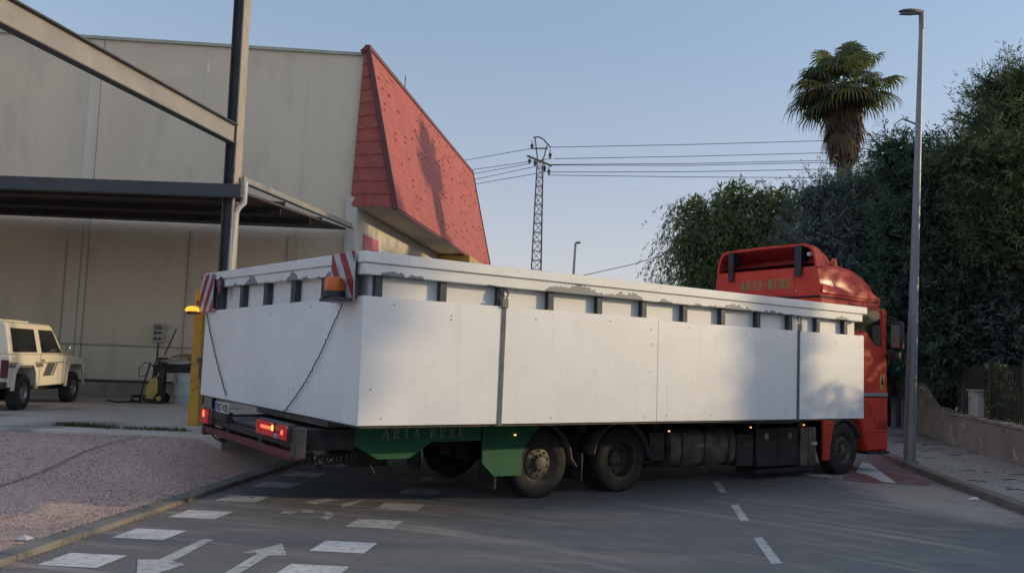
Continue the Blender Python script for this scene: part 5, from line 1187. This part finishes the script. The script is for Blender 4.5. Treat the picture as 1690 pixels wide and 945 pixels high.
def tree(name, label, clumps, n, kind, leaf=(.11,.035), twig=24, tw_r=.35, droop=0., base=None, trunk_r=.18, group=None, shade_bias=.5, cat='tree'):
    """clumps: (px, py, radius px, depth) -> world ellipsoids, leaf clusters on and inside them"""
    cl = []
    for px, py, rp, Y in clumps:
        c = P(px, py, Y); r_ = rp*Y/1400; cl.append((np.array(c), r_))
    allc = np.mean([c for c, _ in cl], axis=0)
    bx, by = (base if base else (allc[0]+(1.3 if allc[1] < 27 else 0), allc[1]))
    e = empty(name, (bx, by, .14)); tag(e, label, cat, group); org = np.array([bx, by, .14])
    wts = np.array([r_**2.3 for _, r_ in cl]); wts /= wts.sum()
    P_, D_, MI = [], [], []
    for (c, r_), wt in zip(cl, wts):
        nt_ = max(6, int(n*wt/twig)); d = unit(rng.normal(size=(nt_, 3))); rad = r_*rng.uniform(.25, 1.0, nt_)**.55*rng.uniform(.85, 1.12, nt_)
        tc_ = c + d*rad[:, None]*np.array([1,1,.92]); outd = unit(d + rng.normal(size=(nt_, 3))*.6 + np.array([0,0,.35 if droop < .2 else -droop]))
        ll = tw_r*rng.uniform(.6, 1.9, nt_)*1.15
        t = rng.uniform(0, 1, (nt_, twig)); bent = np.zeros((nt_, twig, 3)); bent[..., 2] = -droop*ll[:, None]*t**2
        p = tc_[:, None, :] + outd[:, None, :]*(t*ll[:, None])[..., None] + bent + rng.normal(size=(nt_, twig, 3))*.035
        dl = outd[:, None, :]*.8 + rng.normal(size=(nt_, twig, 3))*.6 + np.array([0,0,-droop*1.4])
        P_.append(p.reshape(-1, 3)); D_.append(unit(dl.reshape(-1, 3)))
        k_ = rng.choice(3, size=(nt_, 1), p=[.45,.38,.17]); k2 = rng.choice(3, size=(nt_, twig), p=[.4,.4,.2]); use = rng.random((nt_, twig)) < .65
        MI.append(np.where(use, k_, k2).reshape(-1))
    # coarser leaves deep inside each clump close the crown
    for (c, r_), wt in zip(cl, wts):
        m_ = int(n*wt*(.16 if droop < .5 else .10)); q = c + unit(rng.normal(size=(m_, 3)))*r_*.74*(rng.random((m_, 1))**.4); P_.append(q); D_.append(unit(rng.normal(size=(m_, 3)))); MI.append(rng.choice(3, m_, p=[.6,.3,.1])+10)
    p = np.concatenate(P_) - org; d = np.concatenate(D_); mi = np.concatenate(MI); n_ = len(p)
    keep = p[:, 2] > .05; p, d, mi = p[keep], d[keep], mi[keep]; n_ = len(p)
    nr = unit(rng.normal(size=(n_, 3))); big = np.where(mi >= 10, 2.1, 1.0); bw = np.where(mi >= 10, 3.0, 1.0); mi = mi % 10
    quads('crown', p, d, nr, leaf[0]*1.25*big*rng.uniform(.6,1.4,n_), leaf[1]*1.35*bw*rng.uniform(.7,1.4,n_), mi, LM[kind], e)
    # trunk and limbs
    g = MB(); fork = Vector((0, 0, max(.6, min(2.2, (allc[2]-.14)*.45))))
    g.tube([(0,0,-.1),(0.03,.02,fork.z*.5),fork], [trunk_r*1.25,trunk_r,trunk_r*.85], 10)
    for c, r_ in cl:
        q = Vector(c-org); mid_ = fork.lerp(q, .5)+Vector((random.uniform(-.2,.2),random.uniform(-.2,.2),-.1)); g.tube([fork*.95, mid_, q], [trunk_r*.6, trunk_r*.35, trunk_r*.12], 6)
        for k_ in range(4):
            dd_ = Vector(unit(rng.normal(size=(1,3)))[0])*r_*.8; g.tube([q.lerp(mid_,.2*k_), q+dd_*.5+Vector((0,0,.05)), q+dd_], [trunk_r*.14, trunk_r*.09, trunk_r*.03], 4)
    g.build('trunk', M['bark'], e)
    return e
tree('pepper_tree', 'drooping light green pepper tree behind the truck, leftmost of the trees', [(1150,360,48,30),(1215,335,50,30.5),(1275,345,48,30),(1140,410,46,29.6),(1200,400,62,30),(1275,410,66,30.5),(1160,460,46,29.5),(1230,470,62,30),(1310,350,36,29.5),(1310,450,60,30)],
     56000, 'pepper', (.12,.024), 26, .85, 1.0, trunk_r=.24)
tree('olive_tree', 'grey green olive tree behind the truck cab, below the palm', [(1350,335,40,27.5),(1400,330,52,28),(1450,310,42,27),(1350,410,66,27),(1430,400,72,27),(1390,470,72,26.5),(1460,470,70,26.5),(1330,480,52,27)],
     52000, 'olive', (.10,.026), 24, .42, .1, trunk_r=.22)
tree('broadleaf_tree', 'dark bushy tree right behind the near lamp post', [(1475,255,30,25),(1500,290,46,25),(1550,282,44,25),(1590,305,48,25),(1520,370,68,24.5),(1590,390,64,24.5),(1500,460,70,24.5),(1580,480,72,24),(1480,545,54,25.5),(1555,560,66,24)],
     70000, 'dark', (.125,.030), 24, .42, .05, trunk_r=.22)
tree('pine_tree', 'tallest tufted tree at the right edge of the scene', [(1640,150,32,23.5),(1690,138,38,23.5),(1624,205,30,23),(1670,190,60,23.3),(1735,170,60,24),(1600,260,48,22.5),(1665,290,74,22.5),(1740,290,80,23),(1650,380,72,22.5),(1730,400,80,22.5)],
     54000, 'pine', (.15,.018), 26, .46, .0, trunk_r=.26)
tree('garden_shrub', 'tall dark shrub mass behind the wall under the right hand trees', [(1650,460,80,23.5),(1730,470,80,23),(1610,545,66,24),(1690,560,74,23),(1560,590,50,26),(1640,610,50,24),(1720,610,60,23)],
     46000, 'olive', (.12,.026), 22, .34, .1, trunk_r=.12, cat='shrub')
tree('hedge_bush', 'dark hedge bush between the cab and the lamp post above the grey wall', [(1440,560,60,31),(1490,590,60,31),(1500,520,60,30),(1420,500,70,30),(1470,620,48,31.5)], 14000, 'dark', (.14,.05), 22, .4, .1, trunk_r=.1, cat='bush')
tree('climbing_plant', 'leafy bright green plant spilling over the garden wall beside the meter cabinet', [(1648,648,14,20.9),(1655,672,13,20.6),(1648,618,10,21),(1672,672,13,20.3),(1700,672,14,19.9)], 1500, 'pepper', (.08,.055), 12, .14, .3, trunk_r=.03, cat='plant')
tree('garden_hedge', 'dark hedge seen low behind the garden wall railing', [(1545,640,44,31),(1590,640,46,30.5),(1640,640,50,30),(1700,640,56,29),(1545,590,40,31),(1620,585,50,30.5),(1700,585,56,29)], 12000, 'dark', (.15,.06), 20, .3, .1, trunk_r=.08, cat='hedge')
# trees further along the garden, background mass
for i, (x, y, z, r_, lab) in enumerate(((17,38,5.2,3.6,'dark background tree between the pepper tree and the palm'),(22,34,6,4.2,'large dark background tree behind the lamp post'),(24,27,6.5,4.2,'large dark background tree at the far right edge'))):
    px_ = 845+1400*x/y
    tree('background_tree', lab, [(845+1400*(x+dx)/y, 608-1400*(z+dz-2)/y, rr*1400/y, y+dy) for dx, dy, dz, rr in ((0,0,0,2.4),(1.8,.5,.2,1.9),(-1.8,-.4,-.1,1.9),(.3,0,1.5,1.7),(-.9,.5,-1.8,2.1),(1.2,-.5,-2.1,2.1))], 12000, 'dark', (.22,.09), 18, .5, .1, trunk_r=.3, group='background trees behind the garden')
# bare arching twigs beside the palm
g = MB()
for a, b, c_, d_ in (((1500,262),(1478,238),(1455,215),(1440,225)),((1500,262),(1470,232),(1448,222),(1425,240)),((1512,205),(1490,196),(1476,205),(1474,222)),((1500,262),(1474,246),(1450,240),(1432,262)),((1497,262),(1486,252),(1478,240),(1470,236))):
    g.tube([P(*q, 26) for q in (a, b, c_, d_)], [.03,.022,.014,.006], 5)
for k_ in range(26):
    x, y = random.uniform(1425,1500), random.uniform(200,255); g.tube([P(x,y,26), P(x-random.uniform(4,14), y+random.uniform(-6,14), 26.1)], [.007,.003], 4)
tag(g.build('bare_branches', M['bark']), 'thin leafless arching branches between the palm and the lamp post', 'branches')

# palm ------------------------------------------------------------------
pc = np.array(P(1393, 138, 30)); pbs = P(1396, 620, 30)
palm = empty('fan_palm', (pbs.x, 30, .1)); tag(palm, 'tall fan palm with a shaggy brown skirt of dead fronds', 'palm')
org = np.array([pbs.x, 30, .1]); pcl = Vector(pc-org)
g = MB(); g.tube([(0,0,-.1), (pcl.x*.4, 0, pcl.z*.4), (pcl.x*.8, 0, pcl.z*.8), pcl], [.36,.30,.27,.22], 14); g.build('trunk', M['bark'], palm)
def fronds(n_, elev, plen, flen, kind, probs, name, droop, jitter=.2, start=None, sphere=False):
    P_, F_, MI = [], [], []; b = 0
    for k_ in range(n_):
        az = rng.uniform(0, 2*math.pi); el = math.asin(rng.uniform(*elev)) if sphere else rng.uniform(*elev); pl_ = plen*rng.uniform(.55,1.3); fl = flen*rng.uniform(.8,1.15)
        d = np.array([math.cos(az)*math.cos(el), math.sin(az)*math.cos(el), math.sin(el)])
        o = np.array(pcl) + (np.array([0,0,rng.uniform(-start, 0)]) if start else rng.normal(size=3)*.07)
        tip = o + d*pl_ + np.array([0,0,-.10*pl_*pl_*math.cos(el)])
        sdv = np.cross(d, [0,0,1.]); sdv /= np.linalg.norm(sdv)+1e-9; upv = np.cross(sdv, d)
        # petiole
        wv = sdv*.018; P_ += [o-wv, o+wv, tip+wv, tip-wv]; F_.append((b, b+1, b+2, b+3)); MI.append(1); b += 4
        mi = rng.choice(3, p=probs); nl = 26
        for j_ in range(nl):
            a = (j_/(nl-1)-.5)*R(250); 
            dl = d*math.cos(a)+sdv*math.sin(a) + upv*(.18+.12*math.cos(a)); dl /= np.linalg.norm(dl)
            L1 = fl*(.72+.28*math.cos(a*.75))*rng.uniform(.85,1.1); w0 = .042*fl
            m1 = tip + dl*L1*.5 + np.array([0,0,-droop*.12*L1]); m2 = tip + dl*L1*.80 + np.array([0,0,-droop*.42*L1]) ; m3 = m2 + dl*L1*.10 + np.array([0,0,-droop*.45*L1]) + rng.normal(size=3)*.03
            sw_ = np.cross(dl, upv); sw_ /= np.linalg.norm(sw_)+1e-9
            P_ += [tip, m1-sw_*w0, m1+sw_*w0, m2-sw_*w0*.7, m2+sw_*w0*.7, m3]; mj = mi if rng.random() < .8 else rng.choice(3)
            F_ += [(b, b+1, b+2), (b+1, b+3, b+4, b+2), (b+3, b+5, b+4)]; MI += [mj]*3; b += 6
    me = bpy.data.meshes.new(name); me.from_pydata([tuple(map(float, q)) for q in P_], [], F_)
    for m in LM[kind]: me.materials.append(m)
    me.polygons.foreach_set('material_index', MI); me.update(); return link(name, me, palm)
fronds(66, (-.62, .97), 1.15, .92, 'palm', [.46,.42,.12], 'crown', .8, sphere=True)
fronds(22, (R(-80), R(-52)), .75, .7, 'dead', [.35,.4,.25], 'dead_fronds', 1.3, start=.9)
# skirt: hanging strips round the trunk
ns = 11000; az = rng.uniform(0, 2*math.pi, ns); t = rng.random(ns); zt = pcl.z - .1 - t*2.45
rad = (.60 - .16*t)*rng.uniform(.45, 1.05, ns)
pp = np.stack([pcl.x+rad*np.cos(az), rad*np.sin(az), zt], 1); dd_ = unit(np.stack([np.cos(az)*.12+rng.normal(size=ns)*.10, np.sin(az)*.12+rng.normal(size=ns)*.10, -np.ones(ns)], 1))
nn_ = unit(np.stack([np.cos(az), np.sin(az), .1+0*az], 1)+rng.normal(size=(ns,3))*.4)
quads('dead_skirt', pp, dd_, nn_, rng.uniform(.25,.65,ns), rng.uniform(.025,.06,ns), rng.choice(3, ns, p=[.4,.4,.2]), LM['dead'], palm)

# garden trees out of the frame on the right: they shade the road
def offtree(x, y, z, r_, n_, kind, lab):
    e = empty('shade_tree', (x, y, .1)); tag(e, lab, 'tree', 'garden trees right of the frame')
    nt_ = n_//20; d = unit(rng.normal(size=(nt_,3))); rr = rng.uniform(.2,1,nt_)**.5
    c_ = np.array([0,0,z]) + d*rr[:,None]*np.array(r_); p = c_[:,None,:] + rng.normal(size=(nt_,20,3))*.17
    p = p.reshape(-1,3); p = p[p[:,2] > .3]; m_ = len(p); quads('crown', p, unit(rng.normal(size=(m_,3))), unit(rng.normal(size=(m_,3))), rng.uniform(.14,.3,m_), rng.uniform(.07,.13,m_), rng.choice(3,m_), LM[kind], e)
    g = MB(); g.tube([(0,0,-.1),(0,.05,z*.6),(0,0,z)], [.16,.12,.05], 8); g.build('trunk', M['bark'], e)
for i in range(14):
    y = -12 + 2.3*i; x = 12.2 + .10*y + (i % 3)*.5
    top = 4.5 if y < 11.5 else (3.3 if y < 14 else 3.2)
    if 7.6 < y < 12.2: top = 2.9
    offtree(x, y, top*.55, (1.9, 1.45, top*.46), 4200, 'dark', 'leafy garden tree in the low row out of view on the right')
for i, (x, y, z, r_) in enumerate(((20,-5,7.0,(3,3,2.8)),(21,2.5,7.6,(3,3,3)),(22,10.35,8.0,(1.0,1.0,1.55)),(22,15.0,6.0,(.35,.16,1.7)),(13.3,18.1,3.7,(1.4,1.5,3.5)))):
    offtree(x, y, z, r_, 5200, 'dark', 'taller garden tree behind the row out of view on the right')

# ================================================================= SMALL GROUND STUFF
# grass along the yard edge
n_ = 2600; t = rng.random(n_)**1.0; xs2 = np.empty(n_); ys_ = np.empty(n_); zs2 = np.empty(n_)
ga, gb = G(92, 708, .5), G(205, 714, .5); gc = G(310, 718, .5)
for i in range(n_):
    if t[i] < .72: q = ga.lerp(gb, rng.beta(1.6, 2.2))
    else: q = gb.lerp(gc, rng.random())
    xs2[i] = q.x+rng.normal()*.04; ys_[i] = q.y+rng.normal()*.07; zs2[i] = lotz(q.x, q.y)
n_ = len(xs2); quads_ = quads('grass_tufts', np.stack([xs2, ys_, zs2], 1), unit(np.stack([rng.normal(size=n_)*.4, rng.normal(size=n_)*.4, np.ones(n_)], 1)), unit(rng.normal(size=(n_,3))), rng.uniform(.05,.16,n_), rng.uniform(.008,.02,n_), rng.choice(1,n_), [M['grass']])
stuff(quads_, 'low green weeds along the front edge of the concrete yard', 'grass')
# loose stones
def scatter(name, n_, fn, size, m, flat=.6):
    V_, F_ = [], []
    for i in range(n_):
        x, y, z = fn(); s = random.uniform(*size); a = random.uniform(0, 6.28); ca, sa = math.cos(a), math.sin(a); b = len(V_)
        for q in ((-1,-.7,-.2),(1,-.6,-.2),(.8,.8,-.2),(-.9,.7,-.2),(-.4,-.3,1),(.5,.2,.8)):
            qx, qy = q[0]*s*random.uniform(.7,1.2), q[1]*s*random.uniform(.7,1.2); V_.append((x+qx*ca-qy*sa, y+qx*sa+qy*ca, z+q[2]*s*flat))
        F_ += [(b,b+1,b+5,b+4),(b+1,b+2,b+5),(b+2,b+3,b+4,b+5),(b+3,b,b+4)]
    g = MB(); g.add(V_, F_); return g.build(name, m, fix=False)
def lotpt():
    y = 6.5+9*random.random()**1.3; x = kerbL(y)-.2-5.5*random.random()**1.3; return x, y, lotz(x, y)+.004
stuff(scatter('loose_gravel', 9000, lotpt, (.006,.016), M['stone']), 'loose reddish gravel scattered over the lot left of the kerb', 'gravel')
def kerbpt():
    y = 5+14*random.random(); x = kerbL(y)+abs(random.gauss(0,.14))+.01; return x, y, .003
stuff(scatter('kerb_grit', 2500, kerbpt, (.004,.010), M['stone']), 'fine grit gathered along the left kerb', 'grit')
def leafpt():
    y = 11+16*random.random(); t = random.random()**1.2; a, b = interp(KR, y)+.3, interp(WL, y)-.05; x = b+(a-b)*t
    return x, y, .124
o = scatter('fallen_leaves', 1100, lambda: (lambda p: p)(leafpt()), (.008,.022), M['litter'], flat=.25); stuff(o, 'dark fallen leaves and twigs littering the right pavement', 'leaf litter')
g = MB()
for i in range(55):
    x, y, z = leafpt(); a = random.uniform(-.6,.6); L_ = random.uniform(.1,.5); g.tube([(x,y,z+.006),(x+L_*.5*math.cos(a),y+L_*.5*math.sin(a)+.02,z+.015),(x+L_*math.cos(a),y+L_*math.sin(a),z+.008)], .006, 4)
stuff(g.build('fallen_twigs', M['bark']), 'dry twigs on the right pavement', 'twigs')
q = G(40, 884, .1); q = Vector((q.x, q.y, 0)); g = MB(); g.add([(q.x-.07,q.y-.03,lotz(q.x,q.y)+.02),(q.x+.06,q.y-.05,lotz(q.x,q.y)+.015),(q.x+.08,q.y+.03,lotz(q.x,q.y)+.03),(q.x-.05,q.y+.05,lotz(q.x,q.y)+.02),(q.x,q.y,lotz(q.x,q.y)+.055)], [(0,1,4),(1,2,4),(2,3,4),(3,0,4)])
tag(g.build('crumpled_paper', M['paper']), 'crumpled pale litter on the gravel at the lower left', 'litter')
q = G(1606, 825); g = MB(); g.add([(q.x-.09,q.y-.04,.01),(q.x+.08,q.y-.05,.02),(q.x+.1,q.y+.05,.05),(q.x-.08,q.y+.05,.015),(q.x,q.y,.06)], [(0,1,4),(1,2,4),(2,3,4),(3,0,4)])
tag(g.build('crumpled_paper', M['paper']), 'small white scrap of litter beside the right kerb', 'litter')
